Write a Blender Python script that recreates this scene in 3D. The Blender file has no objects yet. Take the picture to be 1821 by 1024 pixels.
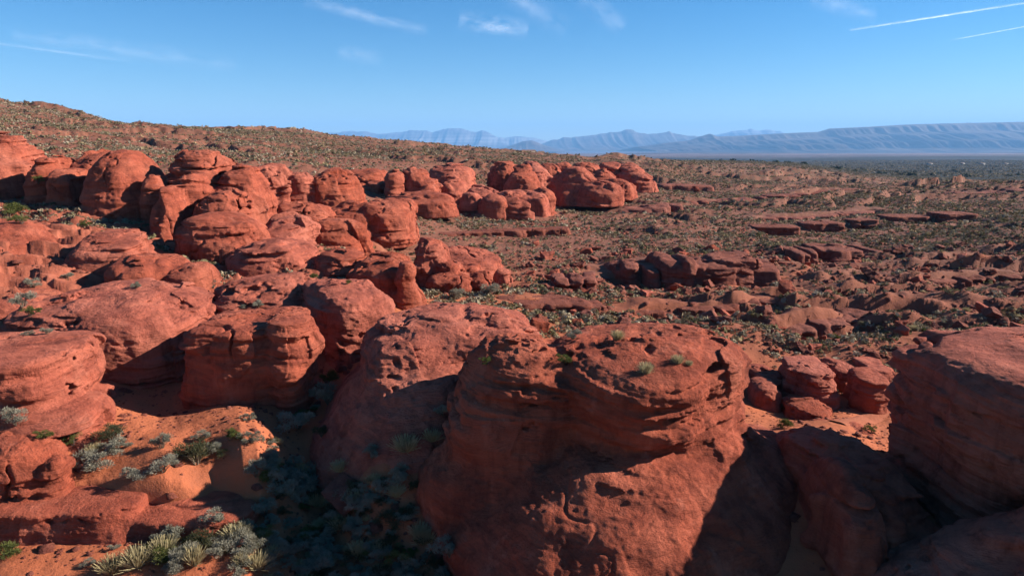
import bpy, math, random, numpy as np
from concurrent.futures import ThreadPoolExecutor
from mathutils import Vector
R = math.radians
sc = bpy.context.scene
C = sc.collection
F32 = np.float32

# ------------------------------------------------------------------ camera, sky, sun, exposure
H = 14.0                      # drone height above the sandy floor
PITCH = R(11.63)
FOC = 1214.0                  # focal length in photograph pixels (1821 wide)
cam_d = bpy.data.cameras.new('camera'); cam = bpy.data.objects.new('camera', cam_d); C.objects.link(cam)
cam.location = (0, 0, H); cam.rotation_euler = (math.pi/2 - PITCH, 0, 0)
cam_d.sensor_width = 36.0; cam_d.lens = 36.0*FOC/1821.0
cam_d.clip_start = 0.5; cam_d.clip_end = 300000
sc.camera = cam

SUN_AZ, SUN_EL = R(82), R(26)         # azimuth to the right of the viewing direction
w = bpy.data.worlds.new('World'); sc.world = w; w.use_nodes = True
nt = w.node_tree; nt.nodes.clear()
sky = nt.nodes.new('ShaderNodeTexSky'); sky.sky_type = 'NISHITA'; sky.sun_disc = False
sky.sun_elevation = SUN_EL; sky.sun_rotation = SUN_AZ
sky.altitude = 1200; sky.air_density = 1.0; sky.dust_density = 0.0; sky.ozone_density = 4.0
bg = nt.nodes.new('ShaderNodeBackground'); bg.inputs['Strength'].default_value = 0.052
wo = nt.nodes.new('ShaderNodeOutputWorld')
hs = nt.nodes.new('ShaderNodeHueSaturation'); hs.inputs['Saturation'].default_value = 1.32; hs.inputs['Value'].default_value = 1.0
nt.links.new(sky.outputs[0], hs.inputs['Color']); nt.links.new(hs.outputs[0], bg.inputs['Color']); nt.links.new(bg.outputs[0], wo.inputs['Surface'])
sd = bpy.data.lights.new('sun', 'SUN'); sd.energy = 5.0; sd.angle = R(0.5); sd.color = (1.0, 0.93, 0.84)
so = bpy.data.objects.new('sun', sd); C.objects.link(so)
sv = Vector((math.sin(SUN_AZ)*math.cos(SUN_EL), math.cos(SUN_AZ)*math.cos(SUN_EL), math.sin(SUN_EL)))
so.rotation_euler = sv.to_track_quat('Z', 'Y').to_euler(); so.location = (0, 0, 60)
sc.view_settings.view_transform = 'Standard'; sc.view_settings.look = 'None'
sc.view_settings.exposure = 1.4; sc.view_settings.gamma = 1.0
sc.cycles.use_denoising = True

# ------------------------------------------------------------------ measuring the place from the photograph
SP, CP = math.sin(PITCH), math.cos(PITCH)
def slope(v):                         # drop per metre of ground distance seen at photo row v
    y = (np.asarray(v, float)-512.0)/FOC
    return (SP + y*CP)/(CP - y*SP)
def side(u, v):                       # sideways metres per metre of ground distance
    y = (np.asarray(v, float)-512.0)/FOC
    return ((np.asarray(u, float)-910.5)/FOC)/(CP - y*SP)
def at(u, v, Y):
    return (side(u, v)*Y, Y, H - slope(v)*Y)

# ------------------------------------------------------------------ noise
_rng = np.random.default_rng(11)
_T = _rng.uniform(-1, 1, 1 << 18).astype(F32)
def vn(x, y, z, seed=0):
    x = x + F32(seed*17.31); y = y + F32(seed*5.77); z = z + F32(seed*9.13)
    fx, fy, fz = np.floor(x), np.floor(y), np.floor(z)
    ix, iy, iz = fx.astype(np.int32), fy.astype(np.int32), fz.astype(np.int32)
    x = x-fx; y = y-fy; z = z-fz
    x = x*x*(3-2*x); y = y*y*(3-2*y); z = z*z*(3-2*z)
    x0 = (ix & 63) << 12; x1 = ((ix+1) & 63) << 12
    y0 = (iy & 63) << 6; y1 = ((iy+1) & 63) << 6
    z0 = iz & 63; z1 = (iz+1) & 63
    def L(a, b, t): return a + (b-a)*t
    return L(L(L(_T[x0+y0+z0], _T[x1+y0+z0], x), L(_T[x0+y1+z0], _T[x1+y1+z0], x), y),
             L(L(_T[x0+y0+z1], _T[x1+y0+z1], x), L(_T[x0+y1+z1], _T[x1+y1+z1], x), y), z)
def fbm(x, y, z, lam, octv=3, seed=0, gain=.5, minl=0):
    s = 0; a = 1.0
    for o in range(octv):
        if lam < minl and o: break
        s = s + a*vn(x/F32(lam), y/F32(lam), z/F32(lam), seed+o)
        lam *= .5; a *= gain
    return s
def sst(a, b, x):
    t = np.clip((x-a)/(b-a), 0, 1); return t*t*(3-2*t)

# ------------------------------------------------------------------ mesh helpers
def mesh_from(name, V, Q, mats=(), smooth=True, cols=None):
    V = np.ascontiguousarray(V, F32); Q = np.ascontiguousarray(Q, np.int32)
    me = bpy.data.meshes.new(name)
    n, k = Q.shape
    me.vertices.add(len(V)); me.vertices.foreach_set('co', V.ravel())
    me.loops.add(n*k); me.loops.foreach_set('vertex_index', Q.ravel())
    me.polygons.add(n)
    me.polygons.foreach_set('loop_start', np.arange(0, n*k, k, dtype=np.int32))
    me.polygons.foreach_set('loop_total', np.full(n, k, np.int32))
    me.update(calc_edges=True)
    if smooth: me.polygons.foreach_set('use_smooth', np.ones(n, bool))
    if cols is not None:
        ca = me.color_attributes.new('tint', 'FLOAT_COLOR', 'POINT')
        ca.data.foreach_set('color', np.ascontiguousarray(cols, F32).ravel())
    for m in mats: me.materials.append(m)
    return me
def obj(name, me, loc=(0, 0, 0), parent=None, **props):
    o = bpy.data.objects.new(name, me); C.objects.link(o); o.location = loc
    if parent: o.parent = parent
    for k, v in props.items(): o[k] = v
    return o

def surface_nets(d, org, h):
    s = d < 0
    nx, ny, nz = d.shape
    cnt = np.zeros((nx-1, ny-1, nz-1), np.int8)
    for i in (0, 1):
        for j in (0, 1):
            for k in (0, 1):
                cnt += s[i:nx-1+i, j:ny-1+j, k:nz-1+k]
    I, J, K = np.nonzero((cnt > 0) & (cnt < 8))
    idx = np.full((nx-1, ny-1, nz-1), -1, np.int32); idx[I, J, K] = np.arange(len(I))
    acc = np.zeros((len(I), 3), F32); num = np.zeros(len(I), F32)
    cor = {(i, j, k): d[I+i, J+j, K+k] for i in (0, 1) for j in (0, 1) for k in (0, 1)}
    for c in cor:
        for ax in range(3):
            if c[ax]: continue
            e = list(c); e[ax] = 1; e = tuple(e)
            a, b = cor[c], cor[e]; m = (a < 0) != (b < 0)
            t = np.where(m, a/np.where(m, a-b, 1), 0)
            for q in range(3):
                acc[:, q] += m*(c[q] + (t if q == ax else 0))
            num += m
    V = (acc/num[:, None] + np.stack([I, J, K], 1))*h + np.asarray(org, F32)
    quads = []
    for ax in range(3):
        sl0 = [slice(None)]*3; sl1 = [slice(None)]*3
        sl0[ax] = slice(0, -1); sl1[ax] = slice(1, None)
        ch = s[tuple(sl0)] != s[tuple(sl1)]
        for q in range(3):
            if q != ax:
                e = [slice(None)]*3; e[q] = slice(0, 1); ch[tuple(e)] = False
                e[q] = slice(-1, None); ch[tuple(e)] = False
        A, B, D_ = np.nonzero(ch); P = [A, B, D_]
        ins = s[A, B, D_]
        u, v = (ax+1) % 3, (ax+2) % 3
        def g(du, dv):
            p = [P[0].copy(), P[1].copy(), P[2].copy()]; p[u] -= du; p[v] -= dv
            return idx[p[0], p[1], p[2]]
        q4 = np.stack([g(0, 0), g(1, 0), g(1, 1), g(0, 1)], 1)
        q4[~ins] = q4[~ins][:, ::-1]
        quads.append(q4)
    return V, np.concatenate(quads)

# ------------------------------------------------------------------ rock shapes
# blk: a rounded mass seen between photo columns u0..u1, crest row vt, foot row vb, standing Y metres away, ry metres half deep
def blk(u0, u1, vt, vb, Y, ry, eh=2.4, ev=2.5, lo=.2, rot=0.0, flare=.14):
    vm = .5*(vt+min(vb, 1000))
    kp = min(.85, max(.08, (eh-2)/2.5))*ry
    x0 = side(u0, vm)*(Y-kp if u0 < 910 else Y+kp); x1 = side(u1, vm)*(Y+kp if u1 < 910 else Y-kp)
    if x1 < x0+1: x0, x1 = side(u0, vm)*Y, side(u1, vm)*Y
    zt = H - float(slope(vt))*Y; zb = H - float(slope(vb))*(Y-.8*ry)
    zc = zb + lo*(zt-zb)
    q = ev/(ev-1.0); sl = abs(float(slope(vt))); K = max(zt - zc, .3)          # the crest line seen from here touches the row vt
    rz = max(max(K**q - (sl*ry)**q, 0), (.35*K)**q)**(1/q); zt = zc + rz
    return dict(c=(.5*(x0+x1), Y, zc), r=(.5*(x1-x0), ry, rz), eh=eh, ev=ev, rot=R(rot), zb=zb, zt=zt, fl=flare)
def prim_d(p, X, Y, Z):
    cx, cy, cz = p['c']; rx, ry, rz = p['r']
    c, s = math.cos(p['rot']), math.sin(p['rot'])
    x, y = X-F32(cx), Y-F32(cy)
    x, y = x*F32(c)+y*F32(s), y*F32(c)-x*F32(s)
    below = np.minimum(Z-F32(cz), 0); z = np.maximum(Z-F32(cz), 0)
    k = 1 + F32(p['fl'])*(-below)/F32(max(p['zt']-p['zb'], 1))
    rho = ((np.abs(x)/(F32(rx)*k))**F32(p['eh']) + (np.abs(y)/(F32(ry)*k))**F32(p['eh']))**F32(p['ev']/p['eh'])
    Fv = (rho + (z/F32(rz))**F32(p['ev']))**F32(1/p['ev'])
    Fv = np.maximum(Fv, F32(.02))
    return np.sqrt(x*x+y*y+z*z)*(1-1/Fv)

def rock_geo(spec):
    prims, o = spec['prims'], spec
    Yn = min(p['c'][1]-p['r'][1] for p in prims)
    h = F32(o.get('vox') or max(.045, .0017*(Yn+1.0)))
    S = o.get('S', 1.0); seed = o['seed']; k = o.get('k', .3*S)
    mar = 1.0*S + .3
    lo = np.array([1e9]*3); hi = -lo
    ext = []
    zfloor = min(p['zb'] for p in prims) - o.get('deep', 1.2)
    for p in prims:
        rm = [1.0]*3
        rx, ry = p['r'][0]*(1+p['fl']*1.5), p['r'][1]*(1+p['fl']*1.5)
        if p['rot']:
            c, s = abs(math.cos(p['rot'])), abs(math.sin(p['rot'])); rx, ry = rx*c+ry*s, rx*s+ry*c
        a = np.array([p['c'][0]-rx-mar, p['c'][1]-ry-mar, zfloor]); b = np.array([p['c'][0]+rx+mar, p['c'][1]+ry+mar, p['zt']+mar])
        ext.append((a, b)); lo = np.minimum(lo, a); hi = np.maximum(hi, b)
    n = np.ceil((hi-lo)/h).astype(int)+2
    ax = [(lo[i] + h*np.arange(n[i])).astype(F32) for i in range(3)]
    d = np.full(n, 5.0, F32)
    for p, (a, b) in zip(prims, ext):
        i0 = np.maximum(((a-lo)/h).astype(int), 0); i1 = np.minimum(np.ceil((b-lo)/h).astype(int)+1, n)
        sl = tuple(slice(i0[i], i1[i]) for i in range(3))
        e = prim_d(p, ax[0][sl[0]][:, None, None], ax[1][sl[1]][None, :, None], ax[2][sl[2]][None, None, :])
        dd = d[sl]
        hh = np.clip(.5+.5*(dd-e)/k, 0, 1)
        d[sl] = dd + (e-dd)*hh - k*hh*(1-hh)
    band = 1.1*S + .2
    I = np.nonzero(np.abs(d) < band)
    X, Y, Z = ax[0][I[0]], ax[1][I[1]], ax[2][I[2]]
    b = d[I]
    b = b + rock_relief(X, Y, Z, S, seed, h, o)
    for ho in o.get('holes', ()):
        (hx, hy, hz), (r1, r2, r3) = ho
        q = np.sqrt(((X-hx)/r1)**2+((Y-hy)/r2)**2+((Z-hz)/r3)**2) + .25*vn(X/.35, Y/.35, Z/.35, seed+3)
        b = np.maximum(b, (1-q)*min(r1, r2, r3))
    d[I] = b
    d[:, :, 0] = np.maximum(d[:, :, 0], .5); d[0] = np.maximum(d[0], .5); d[-1] = np.maximum(d[-1], .5)
    d[:, 0] = np.maximum(d[:, 0], .5); d[:, -1] = np.maximum(d[:, -1], .5); d[:, :, -1] = np.maximum(d[:, :, -1], .5)
    V, Q = surface_nets(d, lo, h)
    return V, Q

BED = (0.05, -0.09)
def rock_relief(X, Y, Z, S, seed, h, o):
    A = o.get('amp', 1.0)
    sm = o.get('sm'); sf = F32(1) if sm is None else (.16+.84*sst(sm-.35, sm+.35, Z+.35*vn(X/2, Y/2, Z*0, 77))).astype(F32)
    r = .42*S*fbm(X, Y, Z, 3.6*S, 2, 1, minl=2*h) + .16*S*fbm(X, Y, Z, 1.1*S, 2, 4, minl=2*h)*A
    bx, by = o.get('bed', BED)
    zb = Z + F32(bx)*X + F32(by)*Y + .35*S*vn(X/(5*S), Y/(5*S), Z/(5*S), 9)
    st = .55*vn(X/(6*S), Y/(6*S), zb/(.62*S), 21) + .4*vn(X/(3.2*S), Y/(3.2*S), zb/(.27*S), 22)
    if .13*S > 1.2*h: st = st + .25*vn(X/(2*S), Y/(2*S), zb/(.13*S), 23)
    m = sst(-.35, .45, vn(X/(4.2*S), Y/(4.2*S), zb/(2.2*S), 31+seed))
    r = r + sf*(.05+.22*m)*S*o.get('strata', 1.0)*np.tanh(2.3*st)
    # every bed stands in or out by its own amount, with crisp edges
    zq = np.floor(zb/(.5*S) + .9*vn(X/(7*S), Y/(7*S), Z/(9*S), 25))
    r = r + sf*(.06+.26*m)*S*o.get('strata', 1.0)*vn(X/(3.4*S), Y/(3.4*S), zq*F32(.731), 26)
    if .2*S > 2*h:
        zq = np.floor(zb/(.2*S) + .6*vn(X/(5*S), Y/(5*S), Z/(9*S), 27))
        r = r + sf*(.015+.13*m)*S*o.get('strata', 1.0)*vn(X/(1.8*S), Y/(1.8*S), zq*F32(.617), 28)
    # undercut horizontal partings
    g = vn(X/(9*S), Y/(9*S), zb/(1.5*S), 41+seed)
    gm = sst(-.1, .4, vn(X/(3*S), Y/(3*S), Z/(4*S), 43+seed))
    r = r + sf*.38*S*gm*np.exp(-(g/.075)**2)*o.get('part', 1.0)
    # upright joints
    c = vn(X/(4.6*S)+.25*vn(X/S, Y/S, Z/S, 5), Y/(4.6*S), Z/(22*S), 51+seed)
    cm = sst(.0, .45, vn(X/(6*S), Y/(6*S), Z/(6*S), 53+seed))
    r = r + sf*.75*S*cm*np.exp(-(c/.035)**2)*o.get('crack', 1.0)
    # jointed blocks, each set in or out a little
    wv = .7*vn(X/(3*S), Y/(3*S), Z/(3*S), 15)
    b1 = np.floor((.8*X+.6*Y)/(2.3*S)+wv); b2 = np.floor((.8*Y-.6*X)/(1.7*S)+wv); b3 = np.floor(zb/(1.2*S)+.5*wv)
    bm = sst(-.15, .3, vn(X/(7*S), Y/(7*S), zb/(3*S), 71+seed))
    r = r + sf*.34*S*bm*o.get('blocks', 1.0)*vn(b1*F32(.731), b2*F32(.617), b3*F32(.523), 73)
    # weathered hollows along some beds
    if .28*S > 1.5*h:
        t = vn(X/(.5*S), Y/(.5*S), zb/(.24*S), 61) + .4*vn(X/(.23*S), Y/(.23*S), zb/(.13*S), 62)
        tm = sst(.15, .5, vn(X/(2.6*S), Y/(2.6*S), zb/(.9*S), 63+seed))
        r = r + sf*.36*S*tm*sst(.15, .8, t)*o.get('taf', 1.0)
        r = r + .05*S*vn(X/(.2*S), Y/(.2*S), Z/(.13*S), 65)
    return r.astype(F32)

# ------------------------------------------------------------------ materials
def mat(name):
    m = bpy.data.materials.new(name); m.use_nodes = True
    t = m.node_tree; t.nodes.clear()
    return m, t
ALB = .75                             # overall reflectance of the place
class NT:
    def __init__(s, t): s.t = t
    def n(s, ty, **kw):
        nd = s.t.nodes.new(ty)
        for k, v in kw.items(): setattr(nd, k, v)
        return nd
    def l(s, a, b): s.t.links.new(a, b)
    def noise(s, vec, scale, detail=4, rough=.55, dim='3D'):
        n_ = s.n('ShaderNodeTexNoise'); n_.inputs['Scale'].default_value = scale
        n_.inputs['Detail'].default_value = detail; n_.inputs['Roughness'].default_value = rough
        s.l(vec, n_.inputs['Vector']); return n_.outputs['Fac']
    def vmul(s, vec, k):
        n_ = s.n('ShaderNodeVectorMath', operation='MULTIPLY'); s.l(vec, n_.inputs[0]); n_.inputs[1].default_value = k
        return n_.outputs[0]
    def math(s, op, a, b=None, clamp=False):
        n_ = s.n('ShaderNodeMath', operation=op); n_.use_clamp = clamp
        for i, q in enumerate((a, b)):
            if q is None: continue
            if isinstance(q, (int, float)): n_.inputs[i].default_value = q
            else: s.l(q, n_.inputs[i])
        return n_.outputs[0]
    def rng(s, v, a, b, c=0., d=1.):
        n_ = s.n('ShaderNodeMapRange'); s.l(v, n_.inputs[0])
        for i, q in enumerate((a, b, c, d)): n_.inputs[1+i].default_value = q
        return n_.outputs[0]
    def mix(s, f, a, b, mode='MIX'):
        n_ = s.n('ShaderNodeMix', data_type='RGBA', blend_type=mode)
        if isinstance(f, (int, float)): n_.inputs[0].default_value = f
        else: s.l(f, n_.inputs[0])
        for i, q in ((6, a), (7, b)):
            if isinstance(q, tuple): n_.inputs[i].default_value = (*q, 1)
            else: s.l(q, n_.inputs[i])
        return n_.outputs[2]
    def out(s, col, rough=.95, spec=.15, bump=None, dist=.1, strength=1.0):
        b = s.n('ShaderNodeBsdfPrincipled'); o = s.n('ShaderNodeOutputMaterial')
        s.l(s.mix(1.0, col, (ALB,)*3, 'MULTIPLY'), b.inputs['Base Color'])
        b.inputs['Roughness'].default_value = rough; b.inputs['Specular IOR Level'].default_value = spec
        if bump is not None:
            bp = s.n('ShaderNodeBump'); bp.inputs['Distance'].default_value = dist; bp.inputs['Strength'].default_value = strength
            s.l(bump, bp.inputs['Height']); s.l(bp.outputs[0], b.inputs['Normal'])
        s.l(b.outputs[0], o.inputs['Surface']); return b

def rock_material(name, c_main, c_dark, c_pale):
    m, t = mat(name); N = NT(t)
    pos = N.n('ShaderNodeNewGeometry').outputs['Position']
    warp = N.noise(pos, .25, 3)
    sx = N.n('ShaderNodeSeparateXYZ'); N.l(pos, sx.inputs[0])
    zb = N.math('ADD', N.math('ADD', sx.outputs[2], N.math('MULTIPLY', sx.outputs[0], BED[0])),
                N.math('ADD', N.math('MULTIPLY', sx.outputs[1], BED[1]), N.math('MULTIPLY', warp, 1.2)))
    cb = N.n('ShaderNodeCombineXYZ')
    N.l(N.math('MULTIPLY', sx.outputs[0], .12), cb.inputs[0]); N.l(N.math('MULTIPLY', sx.outputs[1], .12), cb.inputs[1]); N.l(zb, cb.inputs[2])
    beds = N.noise(cb.outputs[0], 2.2, 6, .7)
    fine = N.noise(cb.outputs[0], 9.0, 5, .7)
    big = N.noise(pos, .22, 5, .6); med = N.noise(pos, 1.3, 6, .65); grain = N.noise(pos, 9, 6, .7)
    streak = N.noise(N.vmul(pos, (1.6, 1.6, .18)), 1.0, 5, .6)
    col = N.mix(N.rng(beds, .38, .6), c_dark, c_main)
    col = N.mix(N.math('MULTIPLY', N.rng(big, .45, .7), .75), col, c_pale)
    col = N.mix(N.math('MULTIPLY', N.rng(fine, .55, .75), .35), col, c_pale)
    col = N.mix(N.math('MULTIPLY', N.rng(streak, .53, .68), .7), col, tuple(x*.42 for x in c_dark))
    col = N.mix(N.math('MULTIPLY', N.rng(med, .52, .75), .4), col, tuple(x*.5 for x in c_dark))
    col = N.mix(.35, col, N.mix(grain, tuple(x*.55 for x in c_main), tuple(min(1, x*1.5) for x in c_main)), 'MIX')
    oi = N.n('ShaderNodeObjectInfo').outputs['Random']
    hv = N.n('ShaderNodeHueSaturation'); N.l(col, hv.inputs['Color']); N.l(N.rng(oi, 0, 1, .9, 1.1), hv.inputs['Value']); N.l(N.rng(oi, 0, 1, 1.03, .96), hv.inputs['Saturation']); col = hv.outputs[0]
    stain = N.noise(N.vmul(pos, (.5, .5, .22)), 1.0, 7, .72)
    col = N.mix(N.math('MULTIPLY', N.rng(stain, .52, .66), .62), col, tuple(x*.55 for x in c_dark))
    col = N.mix(N.math('MULTIPLY', N.rng(stain, .44, .34), .45), col, c_pale)
    bh = N.math('ADD', N.math('MULTIPLY', fine, N.rng(big, .35, .65, .15, 1.3)), N.math('ADD', N.math('MULTIPLY', med, .7), N.math('MULTIPLY', grain, .45)))
    N.out(col, .95, .12, bh, .22, 1.0)
    return m
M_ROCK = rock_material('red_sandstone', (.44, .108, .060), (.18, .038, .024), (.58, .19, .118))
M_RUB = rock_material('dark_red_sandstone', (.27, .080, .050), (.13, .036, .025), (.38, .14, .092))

def ground_material():
    m, t = mat('desert_ground'); N = NT(t)
    pos = N.n('ShaderNodeNewGeometry').outputs['Position']
    sx = N.n('ShaderNodeSeparateXYZ'); N.l(pos, sx.inputs[0])
    big = N.noise(pos, .06, 5, .6); med = N.noise(pos, .6, 5, .6); gr = N.noise(pos, 6, 6, .75)
    col = N.mix(N.rng(big, .35, .65), (.42, .115, .05), (.48, .15, .072))
    col = N.mix(N.math('MULTIPLY', N.rng(med, .5, .75), .5), col, (.26, .09, .05))
    # stony dark soil of the eastern slope and the flats
    east = N.rng(N.math('ADD', N.math('SUBTRACT', sx.outputs[0], N.math('MULTIPLY', sx.outputs[1], .02)), N.math('MULTIPLY', big, 20)), 9, 24)
    far = N.rng(sx.outputs[1], 40, 54)
    st = N.math('MULTIPLY', N.math('MULTIPLY', east, far), .8)
    col = N.mix(st, col, (.24, .085, .052))
    plain = N.math('MULTIPLY', N.rng(sx.outputs[1], 55, 95), .85)
    west = N.rng(N.math('ADD', N.math('ADD', sx.outputs[0], N.math('MULTIPLY', sx.outputs[1], .16)), N.math('MULTIPLY', big, 8)), 2, -3)
    rocky = N.math('MULTIPLY', N.math('MULTIPLY', west, N.rng(sx.outputs[1], 39, 46)), N.rng(sx.outputs[1], 112, 92))
    col = N.mix(plain, col, N.mix(N.rng(med, .35, .65), (.165, .072, .05), (.265, .112, .073)))
    col = N.mix(rocky, col, N.mix(N.rng(med, .35, .65), (.24, .062, .036), (.44, .135, .078)))
    # scrub cover seen as speckle far away
    sp = N.rng(N.noise(pos, .55, 5, .8), .47, .58)
    fz = N.rng(sx.outputs[1], 150, 420)
    col = N.mix(N.math('MULTIPLY', N.math('MULTIPLY', sp, fz), .85), col, N.mix(N.noise(pos, .03, 3), (.12, .095, .06), (.19, .14, .09)))
    # blue-grey scrub of the lower mesa and pale valley floor
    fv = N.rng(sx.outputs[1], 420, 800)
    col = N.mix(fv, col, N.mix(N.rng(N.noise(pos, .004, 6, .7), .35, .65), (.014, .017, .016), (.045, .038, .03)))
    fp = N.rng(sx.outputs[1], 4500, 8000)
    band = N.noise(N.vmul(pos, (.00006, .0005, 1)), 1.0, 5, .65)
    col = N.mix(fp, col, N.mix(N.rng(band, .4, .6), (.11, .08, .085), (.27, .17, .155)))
    bh = N.math('ADD', N.math('MULTIPLY', gr, .15), N.math('MULTIPLY', N.noise(pos, 1.6, 6, .7), .8))
    N.out(col, .96, .1, bh, .22, .8)
    return m
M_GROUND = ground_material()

# ------------------------------------------------------------------ ledge lines: label, (column, top row, foot row, distance)..., pieces, depth
LED = [
 ('small square ledge of red rock at the left end of the overhanging ledge', [(983, 490, 520, 68), (1062, 488, 518, 69)], 3, 2.4),
 ('long overhanging rock ledge with deep shade under it in the middle of the slope', [(1060, 478, 506, 78), (1130, 466, 510, 77), (1230, 460, 512, 76), (1365, 464, 502, 78)], 9, 3.4),
 ('pile of tilted pale red slabs up the slope from the overhanging ledge', [(1400, 446, 470, 92), (1440, 436, 462, 98), (1548, 438, 458, 99)], 7, 3.0),
 ('dark shaded cliff band facing the camera on the far right slope', [(1335, 404, 424, 128), (1420, 398, 416, 134), (1500, 392, 410, 140), (1560, 388, 406, 144)], 3, 3.0),
 ('straight dark cliff with a square end above the far right gully', [(1560, 386, 404, 150), (1650, 380, 407, 148), (1735, 378, 404, 147)], 2, 3.6),
 ('thin broken rock band running above the dark shaded cliff band', [(1340, 386, 396, 155), (1460, 380, 390, 165), (1560, 374, 384, 175)], 10, 2.5),
 ('rocky rim running off the right edge below the blue mesa', [(1585, 354, 366, 218), (1700, 345, 360, 216), (1830, 338, 356, 212), (2000, 338, 356, 212)], 16, 4),
 ('dark low outcrop with a shaded hollow right of the far row of rocks', [(1100, 372, 382, 160), (1160, 366, 382, 162), (1212, 362, 378, 166)], 5, 3.5),
 ('long low red outcrop slanting across the flat toward the right', [(1215, 358, 368, 190), (1300, 354, 363, 200), (1400, 346, 355, 215), (1520, 334, 342, 260)], 13, 4),
 ('small pale red outcrop on the flat below the end of the far row', [(1170, 328, 338, 255), (1262, 330, 338, 255)], 5, 5),
 ('row of square jointed blocks across the lower slope', [(1110, 548, 566, 60), (1200, 543, 563, 61), (1300, 536, 560, 62), (1390, 522, 548, 66)], 13, 1.6),
 ('band of broken ledges below the red path on the lower slope', [(1380, 575, 602, 55), (1460, 562, 592, 57), (1545, 548, 578, 60)], 9, 1.8),
 ('cluster of big square boulders jutting from the dark slope at right', [(1560, 548, 586, 61), (1655, 545, 582, 62)], 5, 1.8),
 ('broken rock ledge high on the dark slope near the right edge', [(1620, 496, 522, 77), (1720, 488, 514, 79), (1850, 486, 512, 80)], 9, 2),
 ('thin dark ledge crossing the scrub flat in front of the far row', [(785, 414, 421, 108), (900, 408, 415, 112), (1005, 404, 410, 115)], 10, 1.5),
 ('low crumbling ledge on the red slope right of the lone boulder', [(900, 532, 546, 60), (980, 530, 548, 60), (1060, 538, 556, 59)], 9, 1.5),
]
LEDGE_LINES = [(p, d) for _, p, _, d in LED]

# ------------------------------------------------------------------ the ground sheet
ctrl = []
def G(u, v, Y): ctrl.append((float(side(u, v)), math.log(Y), float(slope(v))))
def Gz(u, Y, z): ctrl.append(((u-910.5)/FOC*1.02, math.log(Y), (H-z)/Y))
for u, z in ((-400, -2.2), (0, -2.3), (500, -2.6), (900, -2.8), (1300, -2.9), (1821, -3), (2300, -3)):
    Gz(u, 12, z); Gz(u, 7, z)
for a in ((20, 990, 24.4), (60, 1015, 23.7), (-200, 990, 24.4), (400, 970, 27.0), (700, 1000, 26.3), (1000, 1020, 24.5), (100, 815, 29.0), (300, 815, 29.0), (450, 812, 29.2), (150, 930, 26.6), (350, 930, 26.6), (-150, 930, 26.6), (60, 800, 29.5), (300, 770, 31.8), (500, 750, 34.4), (300, 742, 35.0), (-250, 800, 29),
          (600, 680, 40), (660, 838, 29.3), (780, 800, 30.5), (560, 900, 30.0), (850, 900, 29.3), (1400, 1000, 24.3), (1700, 900, 28), (1560, 800, 33), (1480, 800, 30),
          (100, 510, 50), (100, 470, 55), (60, 370, 79), (180, 395, 72), (0, 300, 115), (0, 240, 180), (150, 262, 160), (-300, 300, 100), (-300, 420, 60), (-300, 180, 220), (-300, 130, 300),
          (0, 182, 300), (100, 200, 300), (200, 222, 290), (300, 231, 280), (400, 234, 300), (520, 237, 330), (600, 244, 340), (700, 252, 360), (800, 262, 380), (900, 271, 420), (1000, 281, 500),
          (0, 215, 450), (300, 238, 400), (400, 241, 400), (500, 244, 420), (600, 251, 430), (700, 259, 450), (800, 268, 480), (900, 277, 520), (300, 258, 600), (600, 268, 700), (900, 285, 800),
          (300, 430, 70), (420, 470, 62), (520, 400, 82), (600, 480, 62), (750, 510, 66), (640, 432, 90), (760, 420, 105), (900, 400, 125), (800, 378, 140), (1000, 365, 175), (1150, 335, 250),
          (650, 350, 133), (520, 350, 105), (420, 320, 125), (700, 297, 190), (550, 291, 170), (400, 290, 150), (850, 292, 230), (1000, 288, 300), (1150, 288, 430), (1200, 287, 800),
          (700, 275, 280), (500, 260, 250), (300, 262, 200),
          (950, 520, 64), (1100, 545, 62), (1250, 605, 50), (1430, 737, 41.5), (1560, 737, 41), (1500, 742, 39), (1500, 622, 49), (1500, 560, 60), (1500, 470, 93), (1300, 430, 112), (1600, 400, 140), (1400, 350, 220), (1250, 320, 320),
          (1400, 305, 450), (1400, 291, 800), (1821, 485, 85), (1821, 540, 66), (1821, 430, 105), (1821, 380, 150), (1821, 337, 230), (1650, 346, 228), (2150, 337, 230), (2150, 480, 85), (1650, 645, 46), (2100, 600, 50),
          (1600, 330, 420), (1600, 316, 800), (1600, 303, 1500), (1600, 290, 2600), (1821, 330, 420), (1821, 318, 800), (1821, 303, 1500), (1821, 290, 2600), (2200, 318, 800), (2200, 290, 2600)):
    G(*a)
for u in (-500, 0, 450, 900, 1350, 1821, 2300):
    Gz(u, 12000, -95); Gz(u, 40000, -95)
    if u < 1300: Gz(u, 3000, -62)
ctrl = np.array(ctrl)
def tps_fit(P, f, lam=2e-4):
    d = np.linalg.norm(P[:, None]-P[None], axis=2); K = np.where(d > 0, d*d*np.log(d+1e-12), 0) + lam*np.eye(len(P))
    A = np.zeros((len(P)+3,)*2); A[:len(P), :len(P)] = K; A[:len(P), len(P)] = 1; A[:len(P), len(P)+1:] = P
    A[len(P):, :len(P)] = A[:len(P), len(P):].T
    return np.linalg.solve(A, np.r_[f, 0, 0, 0])
CP_ = np.stack([ctrl[:, 0]*1.6, ctrl[:, 1]], 1); TW = tps_fit(CP_, ctrl[:, 2])
def tps(P):
    out = np.empty(len(P))
    for i in range(0, len(P), 50000):
        q = P[i:i+50000]
        r2 = ((q[:, None, :]-CP_[None])**2).sum(2)
        out[i:i+50000] = (.5*r2*np.log(r2+1e-12)) @ TW[:-3] + TW[-3] + q @ TW[-2:]
    return out
AC = np.linspace(-1.25, 1.25, 1001)
def geo(a, b, r):
    n = int(math.log(b/a)/r); return list(a*np.exp(np.linspace(0, math.log(b/a), n, endpoint=False)))
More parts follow.
